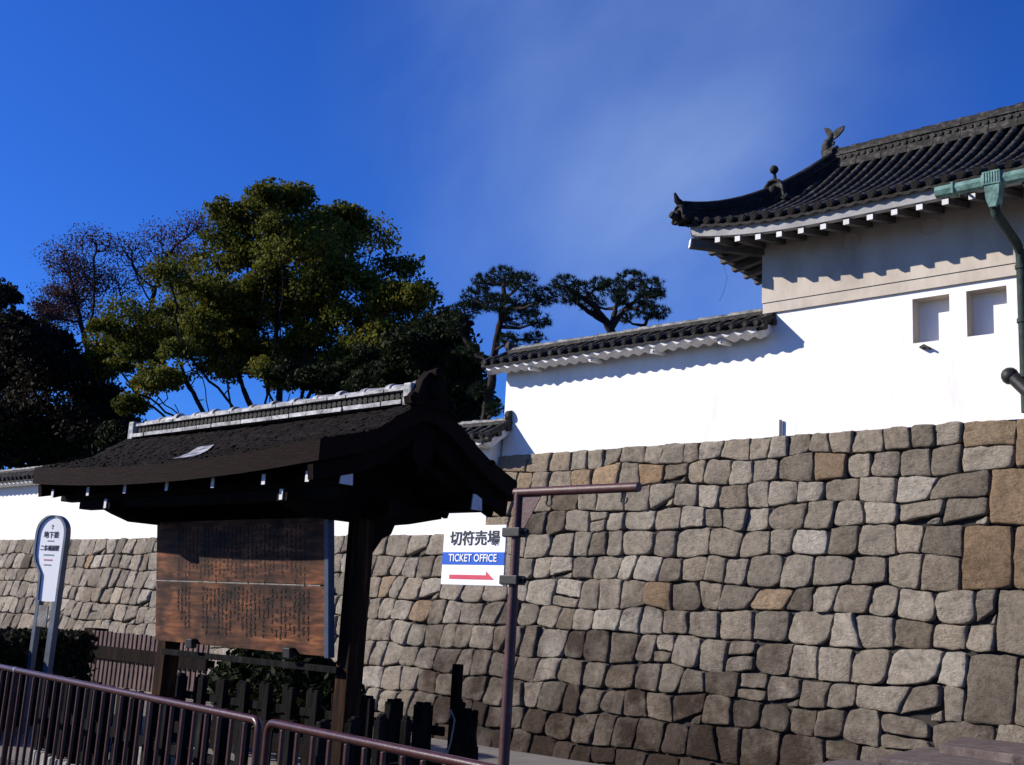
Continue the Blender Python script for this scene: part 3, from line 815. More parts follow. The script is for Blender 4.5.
# small fittings on the plaster
lp = MB(); lp.prism([(-6.93, 6.045), (-6.86, 6.075), (-6.79, 6.03), (-6.80, 6.0), (-6.86, 6.035), (-6.93, 6.02)], 1, YF - .10, YF + .01)
lp.build('drain_spout', M['iron'], gh)
wr = MB(); wr.tube([(-10.30, 16.70, 8.30), (-10.42, 16.72, 8.18), (-10.54, 16.74, 7.99), (-10.48, 16.76, 7.78), (-10.57, 16.80, 7.55), (-10.72, 16.90, 7.42)], .0035, 5)
wr.build('loose_wire', M['iron'], gh, True)

knob = thing('ridge_end_tile', (-5.2, 16.2, 5.0), "black round ended ridge tile jutting in by the stone wall at the right edge", "roof tile")
k_ = MB(); k_.tube([(-5.60, 16.45, 5.43), (-5.52, 16.44, 5.38), (-5.36, 16.40, 5.20), (-5.1, 16.35, 4.98), (-4.7, 16.3, 4.93)], [.10, .10, .10, .13, .15], 12)
k_.ball((-5.60, 16.45, 5.44), .125, 12); k_.build('tile_body', M['iron'], knob, True)
mk = MB(); mk.box(-9.315, -9.278, 16.545, 16.58, 4.84, 5.11, .006)
tag(mk.build('marker_post', M['edge_metal']), "small grey upright stub standing on the stone wall before the white plaster", "marker post")

# ------------------------------------------------------------------ kiosk
ks = thing('kiosk', (-9.6, 6.75, 0), "dark old timber kiosk with curved bark roof and pale tiled ridge", "kiosk")
KX0, KX1, KC = -12.05, -7.20, 6.77
ctop = [(-1.17, 2.90), (-.98, 2.955), (-.78, 3.02), (-.58, 3.10), (-.40, 3.225), (-.22, 3.35), (-.08, 3.425), (0, 3.445), (.08, 3.43), (.22, 3.375), (.40, 3.265), (.58, 3.14), (.78, 3.02), (.98, 2.93), (1.17, 2.85)]
lift = lambda x: .085 * (((x - (KX0 + KX1) / 2) / ((KX1 - KX0) / 2)) ** 2) - .035
KPX = (-10.80, -7.90)
kx = [KX0 + (KX1 - KX0) * i / 30 for i in range(31)]
th = .175
rf = MB()
def krow(x, dz): return [(x, KC + d, z + lift(x) * (.25 + .75 * abs(d) / 1.17) + dz) for d, z in ctop]
wob = lambda x, i: .010 * noise.noise(Vector((x * 3, i * .9, 1)))
grid = [[(p[0], p[1], p[2] + wob(x, i)) for i, p in enumerate(krow(x, 0))] for x in kx]
rf.sheet(grid)
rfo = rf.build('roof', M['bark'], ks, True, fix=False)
fl = MB()
for q in range(5200):                                     # lifted, broken bark shingles
    x = rnd.uniform(KX0 + .02, KX1 - .02); d = rnd.uniform(-1.16, 1.16)
    for (d0, z0), (d1, z1) in zip(ctop, ctop[1:]):
        if d0 <= d <= d1: zz = z0 + (z1 - z0) * (d - d0) / (d1 - d0); sl = (z1 - z0) / (d1 - d0)
    zz += lift(x) * (.25 + .75 * abs(d) / 1.17)
    w_, l_ = rnd.uniform(.02, .07), rnd.uniform(.03, .08); lf = rnd.uniform(.004, .022); sg = 1 if d < 0 else -1
    y0, y1 = KC + d, KC + d + sg * l_
    fl.add([(x - w_, y0, zz + lf), (x + w_ * .9, y0 + rnd.uniform(-.01, .01), zz + lf * rnd.uniform(.4, 1)), (x + w_, y1, zz + sl * sg * l_ + .002), (x - w_ * .9, y1, zz + sl * sg * l_ + .002),
            (x - w_, y0, zz - .004), (x + w_ * .9, y0, zz - .004)], [(0, 1, 2, 3), (0, 4, 5, 1)])
fl.build('bark_shingle', M['bark'], rfo, fix=False)
ed = MB()
lo = [krow(x, -th) for x in kx]
ed.sheet(lo)
for j in (0, len(ctop) - 1): ed.sheet([[g_[j] for g_ in grid], [l_[j] for l_ in lo]])
for i in (0, 30): ed.sheet([grid[i], lo[i]])
ed.build('roof_edge', M['bark_edge'], rfo, fix=True)
pt = MB()
def rooftop(x, d):
    for (a, za), (b, zb) in zip(ctop, ctop[1:]):
        if a <= d <= b: return za + (zb - za) * (d - a) / (b - a) + lift(x) * (.25 + .75 * abs(d) / 1.17)
quad = [(-9.62, -1.0), (-9.30, -.98), (-9.72, -.50), (-9.98, -.52)]
rows = []
for v in (0, .33, .66, 1):
    row = []
    for u in (0, .5, 1):
        x = (quad[0][0] * (1 - u) + quad[1][0] * u) * (1 - v) + (quad[3][0] * (1 - u) + quad[2][0] * u) * v
        d = (quad[0][1] * (1 - u) + quad[1][1] * u) * (1 - v) + (quad[3][1] * (1 - u) + quad[2][1] * u) * v
        row.append((x, KC + d, rooftop(x, d) + .022))
    rows.append(row)
pt.sheet(rows)
po = pt.build('roof_patch', M['tile_light'], rfo, fix=False); po['label'] = "pale grey sheet patching the bark roof"
# ridge of pale tiles
kr = MB(); z = 3.415
RX0, RX1 = -11.86, -7.36
for hw, h, m_ in [(.21, .042, 0)]:
    s_ = 17; dx = (RX1 - RX0) / s_
    for i in range(s_):
        j = rnd.uniform(-.008, .008)
        kr.box(RX0 + i * dx, RX0 + (i + 1) * dx - .01, KC - hw + j, KC + hw + j, z + j * .5, z + h - .004 + j * .5)
    z += h
kro = kr.build('ridge', M['tile_light'], rfo)
kd = MB(); kd.box(RX0 + .04, RX1 - .02, KC - .13, KC + .13, z, z + .085)
for i in range(62):
    x = RX0 + .08 + i * .073
    for sg in (-1, 1): kd.tube([(x, KC + sg * .125, z + .042), (x, KC + sg * .155, z + .042)], .032, 8)
kd.build('ridge_pattern', M['tile'], kro, True)
z += .087
kf = MB(); s_ = 17; dx = (RX1 - RX0) / s_
for i in range(s_):
    j = rnd.uniform(-.008, .008); kf.box(RX0 + i * dx, RX0 + (i + 1) * dx - .01, KC - .18 + j, KC + .18 + j, z, z + .028)
kf.build('ridge_slab', M['tile_light'], kro)
z += .028
kcap = MB(); s_ = 13; dx = (RX1 - RX0 + .05) / s_
for i in range(s_):
    x = RX0 - .02 + i * dx; j = rnd.uniform(-.01, .01)
    kcap.tube([(x, KC, z + .01 + j), (x + dx - .03, KC, z + .008 + j)], [.066, .058], 12)
    kcap.tube([(x + dx - .075, KC, z + .012 + j), (x + dx - .01, KC, z + .014 + j)], .078, 12)
kcap.build('ridge_cap', M['tile_light'], kro, True)
for sx, X_ in ((1, RX1), (-1, RX0)):
    e = MB(); e.box(min(X_, X_ + sx * .10), max(X_, X_ + sx * .10), KC - .20, KC + .20, 3.40, 3.60, .015)
    e.build('ridge_end_block', M['tile_light'], kro)
    if sx < 0: continue
    e = MB()
    e.prism([(KC - .26, 3.32), (KC - .28, 3.38), (KC - .19, 3.42), (KC - .15, 3.54), (KC - .08, 3.62), (KC, 3.645), (KC + .08, 3.62), (KC + .15, 3.54), (KC + .19, 3.42), (KC + .28, 3.38), (KC + .26, 3.32)], 0, X_ + sx * .102, X_ + sx * .19)
    e.ball((X_ + sx * .19, KC, 3.48), .085, 10)
    for sg in (-1, 1): e.ball((X_ + sx * .16, KC + sg * .22, 3.38), .055, 8)
    e.tube([(X_ + sx * .05, KC, 3.60), (X_ + sx * .24, KC, 3.63)], .05, 10)
    e.v = [(x, y, z + .075) for x, y, z in e.v]
    e.build('ogre_tile', M['wood'], kro, True)  # tile on the shaded gable; near-black timber colour paints that shade
# barge boards follow the roof curve, set in from the edge
for X_ in (KX0 + .10, KX1 - .16):
    for sg in (-1, 1):
        b = MB(); up_, dn = [], []
        for d, z in ctop:
            if d * sg < 0: continue
            zz = z + lift(X_) * (.25 + .75 * abs(d) / 1.17) - th - .004
            up_.append((KC + d * .985, zz)); dn.append((KC + d * .97, zz - .13 - .05 * (1 - abs(d) / 1.17)))
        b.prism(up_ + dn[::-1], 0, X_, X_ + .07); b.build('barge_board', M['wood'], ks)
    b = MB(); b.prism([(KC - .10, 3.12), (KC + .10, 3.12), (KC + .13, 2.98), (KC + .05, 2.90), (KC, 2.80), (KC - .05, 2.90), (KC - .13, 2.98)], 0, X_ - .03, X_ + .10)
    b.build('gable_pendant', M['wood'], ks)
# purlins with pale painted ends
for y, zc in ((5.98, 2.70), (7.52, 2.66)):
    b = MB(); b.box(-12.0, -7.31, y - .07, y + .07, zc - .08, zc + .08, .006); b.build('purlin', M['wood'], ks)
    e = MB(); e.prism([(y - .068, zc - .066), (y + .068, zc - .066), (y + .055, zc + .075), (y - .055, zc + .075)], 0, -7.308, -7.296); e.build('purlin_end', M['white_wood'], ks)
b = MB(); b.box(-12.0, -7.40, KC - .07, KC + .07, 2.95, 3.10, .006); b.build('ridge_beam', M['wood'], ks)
b = MB(); b.box(-11.55, -7.34, 5.90, 6.04, 2.525, 2.612, .006); b.build('bracket_beam', M['wood'], ks)
b = MB(); b.box(-11.1, -7.5, 6.64, 6.78, 2.455, 2.60, .006); b.build('head_beam', M['wood'], ks)
x = -11.0
for i, x in enumerate([-11.75, -11.0, -10.28, -9.53, -8.78, -8.03, -7.44]):
    b = bar((x, 5.70, 2.665), (x, KC, 3.02), .055, .075); b.build('rafter', M['wood'], ks)
    e = MB(); e.box(x - .024, x + .024, 5.688, 5.694, 2.625, 2.712); e.build('rafter_end', M['white_wood'], ks)
    b = bar((x, 7.86, 2.60), (x, KC, 3.02), .055, .075); b.build('rafter', M['wood'], ks)
for x in KPX:
    b = MB(); b.prism([(5.80, 2.50), (5.80, 2.60), (7.60, 2.60), (7.60, 2.53), (7.20, 2.44), (6.95, 2.40), (6.1, 2.40), (5.90, 2.46)], 0, x - .07, x + .07); b.build('cross_beam', M['wood'], ks)
    e = MB(); e.box(x - .022, x + .022, 5.785, 5.797, 2.505, 2.595); e.build('beam_end', M['white_wood'], ks)
    g_ = MB(); g_.prism([(6.05, 2.60), (KC, 3.16), (7.45, 2.60)], 0, x - .02, x + .02); g_.build('gable_panel', M['wood'], ks)
    p = MB(); p.box(x - .08, x + .08, 6.60, 6.78, 0.0, 2.44, .012); p.build('post', M['post'], ks)
    p = MB(); p.box(x - .13, x + .13, 6.55, 6.87, -.02, .22, .03); p.build('post_base', M['granite'], ks)
    p = MB(); p.prism([(6.78, 2.42), (7.04, 2.42), (7.00, 2.33), (6.90, 2.28), (6.78, 2.12)], 0, x - .05, x + .05); p.build('bracket', M['wood'], ks)
b = MB(); b.box(-10.70, -7.90, 6.54, 6.598, 1.10, 1.155, .006); b.build('lower_rail', M['fence'], ks)
b = MB(); b.box(-10.7, -7.9, 6.66, 6.74, .35, .45, .006); b.build('lower_rail', M['wood'], ks)

# notice board hung on the kiosk
nb = thing('notice_board', (-9.4, 6.40, 1.2), "wide weathered brown notice board of two planks covered in faded vertical writing", "notice board")
b = MB(); b.box(-10.78, -8.035, 6.385, 6.435, 1.845, 2.435, .006); b.build('plank', M['board'], nb)
b = MB(); b.box(-10.78, -8.035, 6.387, 6.437, 1.235, 1.832, .006); b.build('plank', M['board'], nb)
b = MB(); b.box(-8.033, -7.975, 6.375, 6.445, 1.225, 2.445, .004); b.build('edge_strip', M['edge_metal'], nb)
b = MB(); b.box(-10.80, -10.0, 6.384, 6.39, 1.833, 1.844); b.box(-9.85, -8.1, 6.386, 6.44, 1.8335, 1.8435); jo = b.build('joint_strip', M['granite'], nb)
for x in (-10.06, -8.50):
    b = MB(); b.box(x - .05, x + .05, 6.32, 6.384, 1.20, 1.29, .008); b.build('bracket', M['iron'], nb)
wr = MB()
wrnd = random.Random(4)
def strokes(x0, x1, z0, z1, step, h):
    x = x0
    while x < x1:
        z = z1 - wrnd.uniform(0, .03); zend = z0 + (wrnd.uniform(0, .10) if wrnd.random() < .8 else wrnd.uniform(.1, .3))
        while z > zend:
            if wrnd.random() < .90:
                w_ = step * .30
                for q in range(wrnd.randint(3, 5)):          # worn brush strokes, too faded to read
                    cx_, cz_ = x + wrnd.uniform(-.4, .4) * w_, z - wrnd.uniform(.1, .9) * h
                    if wrnd.random() < .55: wr.box(cx_ - w_ * wrnd.uniform(.5, 1), cx_ + w_ * wrnd.uniform(.5, 1), 6.3825, 6.3842, cz_ - .0038, cz_ + .0038)
                    else: wr.box(cx_ - .004, cx_ + .004, 6.3825, 6.3842, cz_ - h * .32, cz_ + h * .32)
            z -= h * 1.12
        x += step
strokes(-10.36, -8.25, 1.86, 2.39, .066, .040)
strokes(-10.36, -10.15, 1.38, 1.80, .066, .040)
strokes(-9.92, -8.25, 1.34, 1.81, .066, .040)
wr.build('lettering', M['faded_ink'], nb)
nb.location.y = 6.53; nb.rotation_euler = (R(6.5), 0, 0)          # hung leaning forward at the top

# ------------------------------------------------------------------ ticket office sign
sp_ = thing('sign_post', (-6.10, 6.75, 0), "maroon steel gallows post with a short arm and two empty hooks", "sign post")
b = MB(); b.tube([(-6.10, 6.75, -.178), (-6.10, 6.75, 1.80)], .042, 14); b.tube([(-6.10, 6.75, 1.80), (-6.10, 6.75, 2.585), (-6.095, 6.75, 2.622)], .036, 14)
b.build('pole', M['pole'], sp_, True)
b = MB(); b.tube([(-6.135, 6.75, 2.622), (-4.93, 6.75, 2.622)], .036, 14); b.build('arm', M['pole'], sp_, True)
b = MB(); b.prism([(-6.066, 2.588), (-5.86, 2.588), (-6.066, 2.27)], 1, 6.746, 6.754); b.build('gusset', M['pole'], sp_)
for x in (-5.80, -5.08):
    b = MB(); pts = [(x, 6.75, 2.60), (x, 6.75, 2.545)] + [(x + .02 - .028 * math.cos(q), 6.75, 2.535 - .028 * math.sin(q)) for q in [i * .45 for i in range(9)]]
    b.tube(pts, .008, 6); b.build('hook', M['iron'], sp_, True)
ts = thing('ticket_sign', (-6.5, 6.69, 1.9), "white ticket office sign with blue band and red arrow clamped to the maroon post", "sign")
SY = 6.70
b = MB(); b.box(-6.86, -6.165, SY, SY + .018, 1.885, 2.362, .004); b.build('panel', M['white'], ts)
for z in (1.935, 2.305):
    b = MB(); b.box(-6.20, -6.02, SY - .012, SY + .10, z - .035, z + .035, .006); b.box(-6.00, -5.985, 6.73, 6.77, z - .02, z + .02); b.tube([(-6.02, 6.75, z), (-5.985, 6.75, z)], .012, 8)
    b.build('clamp', M['iron'], ts)
b = MB(); b.box(-6.858, -6.167, SY - .003, SY + .001, 2.048, 2.147); b.build('blue_band', M['blue'], ts)
b = MB(); b.prism([(-6.765, 1.932), (-6.265, 1.932), (-6.355, 1.996), (-6.355, 1.966), (-6.765, 1.966)], 1, SY - .003, SY + .001); b.build('arrow', M['red'], ts)
TB = Vector((-6.5, 6.69, 1.9))
text_part('kanji_lettering', '切符売場', .125, M['black'], ts, Vector((-6.505, SY - .003, 2.252)) - TB, (1, 0, 0), (0, 0, 1), .002, 1.12)
text_part('english_lettering', 'TICKET OFFICE', .085, M['white'], ts, Vector((-6.512, SY - .006, 2.098)) - TB, (1, 0, 0), (0, 0, 1), .002, .93)

sp_.location = (-5.49, 6.075, .16); sp_.scale = (.9, .9, .9)        # stands clear of the kiosk's shadow
ts.location = (-5.85, 6.021, 1.87); ts.scale = (.9, .9, .9)

# ------------------------------------------------------------------ station sign by the railing
bs = thing('station_sign', (-13.72, 6.72, 0), "round topped white station name sign on two grey steel legs behind the railing", "station sign", rotz=R(17))
prof = []
for i in range(25):
    q = math.pi * i / 24
    prof.append((.225 * math.cos(q), 2.36 + .205 * math.sin(q)))
prof += [(-.225, 2.22), (-.217, 2.12), (-.185, 2.03), (-.13, 1.96), (-.08, 1.88), (-.065, 1.55), (.225, 1.55)]
b = MB(); b.prism(prof, 1, -.02, .02); b.build('panel', M['white'], bs, local=True)
rim = [(.237, 0.0), (.237, 1.0), (.237, 2.34)] + [(.235 * math.cos(math.pi * i / 20), 2.36 + .218 * math.sin(math.pi * i / 20)) for i in range(21)] + [(-.235, 2.22), (-.227, 2.11), (-.195, 2.02), (-.14, 1.95), (-.09, 1.88), (-.075, 1.55)]
b = MB()
rows = []
for (x, z), k in zip(rim, range(len(rim))):
    rows.append([(x + .018 * (1 if x > 0 else -1), -.04, z + (.012 if z > 2.4 else 0)), (x - .016 * (1 if x > 0 else -1), -.04, z), (x - .016 * (1 if x > 0 else -1), .04, z), (x + .018 * (1 if x > 0 else -1), .04, z + (.012 if z > 2.4 else 0)), (x + .018 * (1 if x > 0 else -1), -.04, z + (.012 if z > 2.4 else 0))])
b.sheet(rows); b.build('rim', M['steel'], bs, local=True)
for x in (-.06, .20):
    b = MB(); b.box(x - .028, x + .028, -.038, .038, 0, 1.56, .006); b.build('leg', M['steel'], bs, local=True)
b = MB(); b.box(-.035, .125, -.035, -.02, 1.25, 1.50, .003); b.build('notice_plate', M['granite'], bs, local=True)
text_part('station_lettering', '地下鉄', .085, M['black'], bs, (0, -.022, 2.345), (1, 0, 0), (0, 0, 1))
text_part('station_lettering', '二条城前駅', .072, M['black'], bs, (0, -.022, 2.185), (1, 0, 0), (0, 0, 1), .002, .86)
b = MB(); b.tube([(0, -.021, 2.46), (0, -.024, 2.46)], .016, 12); b.tube([(0, -.021, 2.43), (0, -.024, 2.43)], .010, 12)
b.build('emblem', M['grey_ink'], bs, local=True)
def scribble(z, w_, m_, nm):
    b = MB(); x = -w_
    while x < w_:
        e = min(w_, x + wrnd.uniform(.012, .03)); b.box(x, e, -.0235, -.0205, z - .007, z + .007); x = e + .008
    b.build(nm, m_, bs, local=True)
scribble(2.275, .055, M['grey_ink'], 'small_lettering')
scribble(2.105, .085, M['grey_ink'], 'small_lettering')
scribble(2.045, .07, M['red_ink'], 'small_lettering')
scribble(1.985, .06, M['grey_ink'], 'small_lettering')

# ------------------------------------------------------------------ maroon street railing
P0, P1 = Vector((-5.44, 3.99, 0)), Vector((-9.54, 4.52, 0))
rdir = (P1 - P0).normalized()
def railing(a, b_, label, zt=1.0):
    t = thing('railing', (a + b_) / 2, label, "railing", "maroon tubular street railings")
    d = (b_ - a).normalized(); L = (b_ - a).length
    m = MB(); r = .06
    pts = [a + Vector((0, 0, 0)), a + Vector((0, 0, zt - r))] + [a + d * (r - r * math.cos(q)) + Vector((0, 0, zt - r + r * math.sin(q))) for q in (.4, .8, 1.2, math.pi / 2)]
    end = [b_ - d * (r - r * math.cos(q)) + Vector((0, 0, zt - r + r * math.sin(q))) for q in (math.pi / 2, 1.2, .8, .4)] + [b_ + Vector((0, 0, zt - r)), b_]
    m.tube(pts + end, .0225, 14); m.build('frame', M['rail'], t, True)
    m = MB(); m.tube([a + d * .03 + Vector((0, 0, .14)), b_ - d * .03 + Vector((0, 0, .14))], .02, 10); m.build('bottom_rail', M['rail'], t, True)
    k = int(L / .158); sp = L / k
    for i in range(1, k):
        p = a + d * sp * i
        m = MB(); rot = Matrix.Rotation(math.atan2(d.y, d.x), 3, 'Z')
        m.obox(p + Vector((0, 0, .56)), (.022, .022, .83), rot, .004); m.build('baluster', M['rail'], t)
    return t
r1 = railing(P0, P1 + rdir * 2.9, "long maroon railing panel in front of the notice board kiosk")
m = MB(); m.tube([P1, P1 + Vector((0, 0, .985))], .024, 12); m.build('post', M['rail'], r1, True)
m = MB(); m.tube([P1 + Vector((0, 0, 1.0)) - rdir * .02, P1 + Vector((0, 0, 1.0)) + rdir * .02], .0255, 12); m.build('collar', M['steel'], r1, True)
P2 = Vector((-5.36, 3.993, 0)); P3 = Vector((-2.0, 3.53, 0))
railing(P3, P2, "maroon railing panel in front of the ticket sign, cut by the bottom edge")

# ------------------------------------------------------------------ wooden fences
def picket_fence(name, a, b_, label, zt, sp=.205, w_=.095, rails=(.22, .5), m_='fence', back=True, lo=.0, stagger=True, peak=True, grp="dark timber fences round the kiosk"):
    a, b_ = Vector(a), Vector(b_)
    t = thing(name, (a + b_) / 2, label, "fence", grp)
    d = (b_ - a).normalized(); L = (b_ - a).length; rot = Matrix.Rotation(math.atan2(d.y, d.x), 3, 'Z'); nrm = Vector((d.y, -d.x, 0))
    k = int(L / sp)
    for i in range(k + 1):
        p = a + d * sp * i
        h = zt + rnd.uniform(-.012, .012); off = nrm * (.05 if i % 2 or not stagger else -.05)
        m = MB(); m.obox(p + off + Vector((0, 0, (h + lo) / 2)), (w_, w_ * .8, h - lo), rot, .008)
        if peak: m.obox(p + off + Vector((0, 0, h + .012)), (w_ * .7, w_ * .55, .03), rot, .01)
        m.build('picket', M[m_], t)
    for z in rails:
        m = MB(); m.obox((a + b_) / 2 + Vector((0, 0, z)), (L + .1, .05, .085), rot, .006); m.build('rail', M[m_], t)
    return t
F0, F1_, F2_ = (-11.3, 5.68, 0), (-6.36, 4.90, 0), (-6.62, 6.22, 0)
f1 = picket_fence('picket_fence', F0, F1_, "low dark timber fence between the railing and the notice board kiosk", .84, sp=.165, w_=.072)
k_ = MB()
a, b_ = Vector(F0), Vector(F1_); d = (b_ - a).normalized(); rot = Matrix.Rotation(math.atan2(d.y, d.x), 3, 'Z'); L = (b_ - a).length
i = 0.0
while i < L:
    w_ = rnd.uniform(.24, .34); k_.obox(a + d * (i + w_ / 2) + Vector((.02, .0, .07)), (w_ - .02, .20, .16 + rnd.uniform(-.02, .02)), rot, .02); i += w_
k_.build('stone_footing', M['granite'], f1)
picket_fence('picket_fence', (-6.38, 5.0, 0), F2_, "short dark timber fence return beside the right kiosk post", .86, sp=.165, w_=.072)
picket_fence('picket_fence', (-13.0, 7.95, 0), (-8.15, 8.08, 0), "dark timber fence behind the kiosk along the moat edge", .78, rails=(.25, .56))
tp = thing('tall_post', (-7.98, 8.1, 0), "thin dark upright post at the fence end with a bundle tied beside it", "post")
m = MB(); m.box(-8.02, -7.94, 8.06, 8.14, 0, 1.195, .008); m.build('shaft', M['wood'], tp)
m = MB()
m.tube([(-7.80, 8.08, 0), (-7.80, 8.08, .35), (-7.80, 8.07, .62), (-7.79, 8.06, .80)], [.14, .13, .10, .05], 10)
for q in range(26):
    an = rnd.uniform(0, 6.28); zz = rnd.uniform(.1, .82); rr = .13 * (1 - zz * .55)
    c = Vector((-7.80 + rr * math.cos(an), 8.08 + rr * math.sin(an), zz))
    m.obox(c, (.05, .05, .14), Matrix.Rotation(an, 3, 'Z') @ Matrix.Rotation(rnd.uniform(-.4, .4), 3, 'X'), .01)
m.build('bundle', M['wood'], tp, True)
m = MB(); m.tube([(-7.97, 8.02, .70), (-7.90, 7.96, .78), (-7.82, 7.94, .70), (-7.86, 7.95, .5), (-7.93, 7.97, .35), (-7.95, 7.98, 0.0)], .009, 6); m.build('rope', M['granite'], tp, True)
# reddish slat fence and post beyond
sf = thing('slat_fence', (-18.5, 11.5, 0), "reddish brown slat fence catching sun in front of the far stone wall", "fence")
m = MB(); m.box(-21.75, -21.33, 11.55, 11.85, 0, 1.06, .01); m.build('end_post', M['wood'], sf)
x = -21.2; 
while x < -17.2:
    m = MB(); m.box(x - .045, x + .045, 11.46, 11.50, .05, 1.03 + rnd.uniform(-.012, .012), .005); m.build('slat', M['slat'], sf); x += .155
for z in (.30, .64):
    m = MB(); m.box(-21.3, -17.2, 11.50, 11.58, z - .05, z + .06, .005); m.build('rail', M['wood'], sf)
m = MB(); m.box(-21.3, -17.2, 11.40, 11.458, .53, .76, .005); m.build('front_rail', M['wood'], sf)

# ------------------------------------------------------------------ stone slabs at the right
def slab(pts, zt, h, label):
    m = MB(); m.prism(pts, 2, zt - h, zt)
    o = m.build('stone_slab', M['slab'])
    md = o.modifiers.new('edge', 'BEVEL'); md.width = .02; md.segments = 2
    tag(o, label, "stone slab", "stone slabs before the castle wall")
slab([(-5.80, 12.45), (-6.16, 14.60), (-5.33, 14.86), (-4.3, 12.6)], .40, .5, "pinkish grey stone slab at the lower right, below its taller neighbour")
slab([(-5.70, 13.95), (-6.06, 15.55), (-4.2, 15.65), (-3.6, 13.9), (-4.78, 13.72)], .50, .9, "taller pinkish stone slab at the lower right corner against the castle wall")
slab([(-5.95, 11.2), (-6.12, 12.30), (-5.70, 12.38), (-5.2, 11.3)], .36, .5, "sliver of low stone slab at the bottom edge left of the other slabs")

# ------------------------------------------------------------------ vegetation
nrs = np.random.RandomState(3)
def cards(centres, size, m, name, parent, tint, flat=0.0, aspect=.62, normals=None, up=.35):
    """leaf-sized rhombic faces, one per centre"""
    n = len(centres); c = np.asarray(centres, float)
    d = nrs.normal(size=(n, 3)); d[:, 2] = d[:, 2] * (1 - flat) + up * flat
    d /= np.linalg.norm(d, axis=1)[:, None] + 1e-9
    q = nrs.normal(size=(n, 3)); u = np.cross(d, q); u /= np.linalg.norm(u, axis=1)[:, None] + 1e-9
    v = np.cross(d, u)
    s = np.asarray(size) * np.exp(nrs.normal(0, .25, n)); s = s[:, None]
    P = np.stack([c - u * s, c + v * s * aspect - u * s * .1, c + u * s, c - v * s * aspect + u * s * .1], 1).reshape(-1, 3)
    off = np.array(worldloc(parent)); P = P - off
    me = bpy.data.meshes.new(name)
    me.vertices.add(4 * n); me.vertices.foreach_set('co', P.ravel())
    me.loops.add(4 * n); me.loops.foreach_set('vertex_index', np.arange(4 * n, dtype=np.int32))
    me.polygons.add(n); me.polygons.foreach_set('loop_start', np.arange(0, 4 * n, 4, dtype=np.int32))
    me.polygons.foreach_set('loop_total', np.full(n, 4, dtype=np.int32))
    me.update(calc_edges=True)
    a = me.attributes.new('tint', 'FLOAT', 'POINT'); a.data.foreach_set('value', np.repeat(np.clip(tint, 0, 1), 4).astype(np.float32))
    me.materials.append(m)
    o = bpy.data.objects.new(name, me); col.objects.link(o); o.parent = parent
    return o

def grow(att, base, trunk, step=.32, infl=6.0, kill=.55, iters=150):
    """space colonisation: limbs reach for the attractor points"""
    pts = [np.array(base, float)]; par = [-1]
    for t in trunk:
        t = np.array(t, float)
        while np.linalg.norm(t - pts[-1]) > step:
            dv = t - pts[-1]; pts.append(pts[-1] + dv / np.linalg.norm(dv) * step); par.append(len(pts) - 2)
    A = np.array(att, float)
    for _ in range(iters):
        if len(A) == 0: break
        Pn = np.array(pts)
        dist = np.linalg.norm(A[:, None, :] - Pn[None], axis=2)
        near = dist.argmin(1); dm = dist[np.arange(len(A)), near]
        act = dm < infl
        if not act.any(): break
        new = {}
        for i in np.where(act)[0]:
            k = near[i]; dv = (A[i] - Pn[k]) / max(dm[i], 1e-6)
            new[k] = new.get(k, np.zeros(3)) + dv
        added = 0
        for k, dv in new.items():
            nrm = np.linalg.norm(dv)
            if nrm < 1e-6: continue
            q = Pn[k] + dv / nrm * step + nrs.normal(0, step * .13, 3)
            if np.linalg.norm(Pn - q, axis=1).min() < step * .25: continue
            pts.append(q); par.append(int(k)); added += 1
        Pn2 = np.array(pts[-max(1, added):]) if added else None
        if Pn2 is not None:
            d2 = np.linalg.norm(A[:, None, :] - Pn2[None], axis=2).min(1); A = A[d2 > kill]
        else: break
    return np.array(pts), par
def limbs(pts, par, r_tip, r_max, name, m, parent, power=2.3):
    n = len(pts); rad = np.zeros(n); acc = np.zeros(n)
    for i in range(n - 1, -1, -1):
        rad[i] = r_tip if acc[i] == 0 else acc[i] ** (1 / power)
        if par[i] >= 0: acc[par[i]] += rad[i] ** power
    sc_ = min(1.0, r_max / rad[0])
    rad = np.maximum(r_tip * .8, rad * sc_)
    mb = MB()
    for i in range(n):
        k = par[i]
        if k < 0: continue
        g_ = par[k]
        a = Vector(pts[k]); b = Vector(pts[i])
        ra = min(rad[k], rad[i] * 1.35)
        mb.tube([a, b], [ra, rad[i]], 5 if rad[i] < .05 else 8, cap=False)
    return mb.build(name, m, parent, True, fix=False)

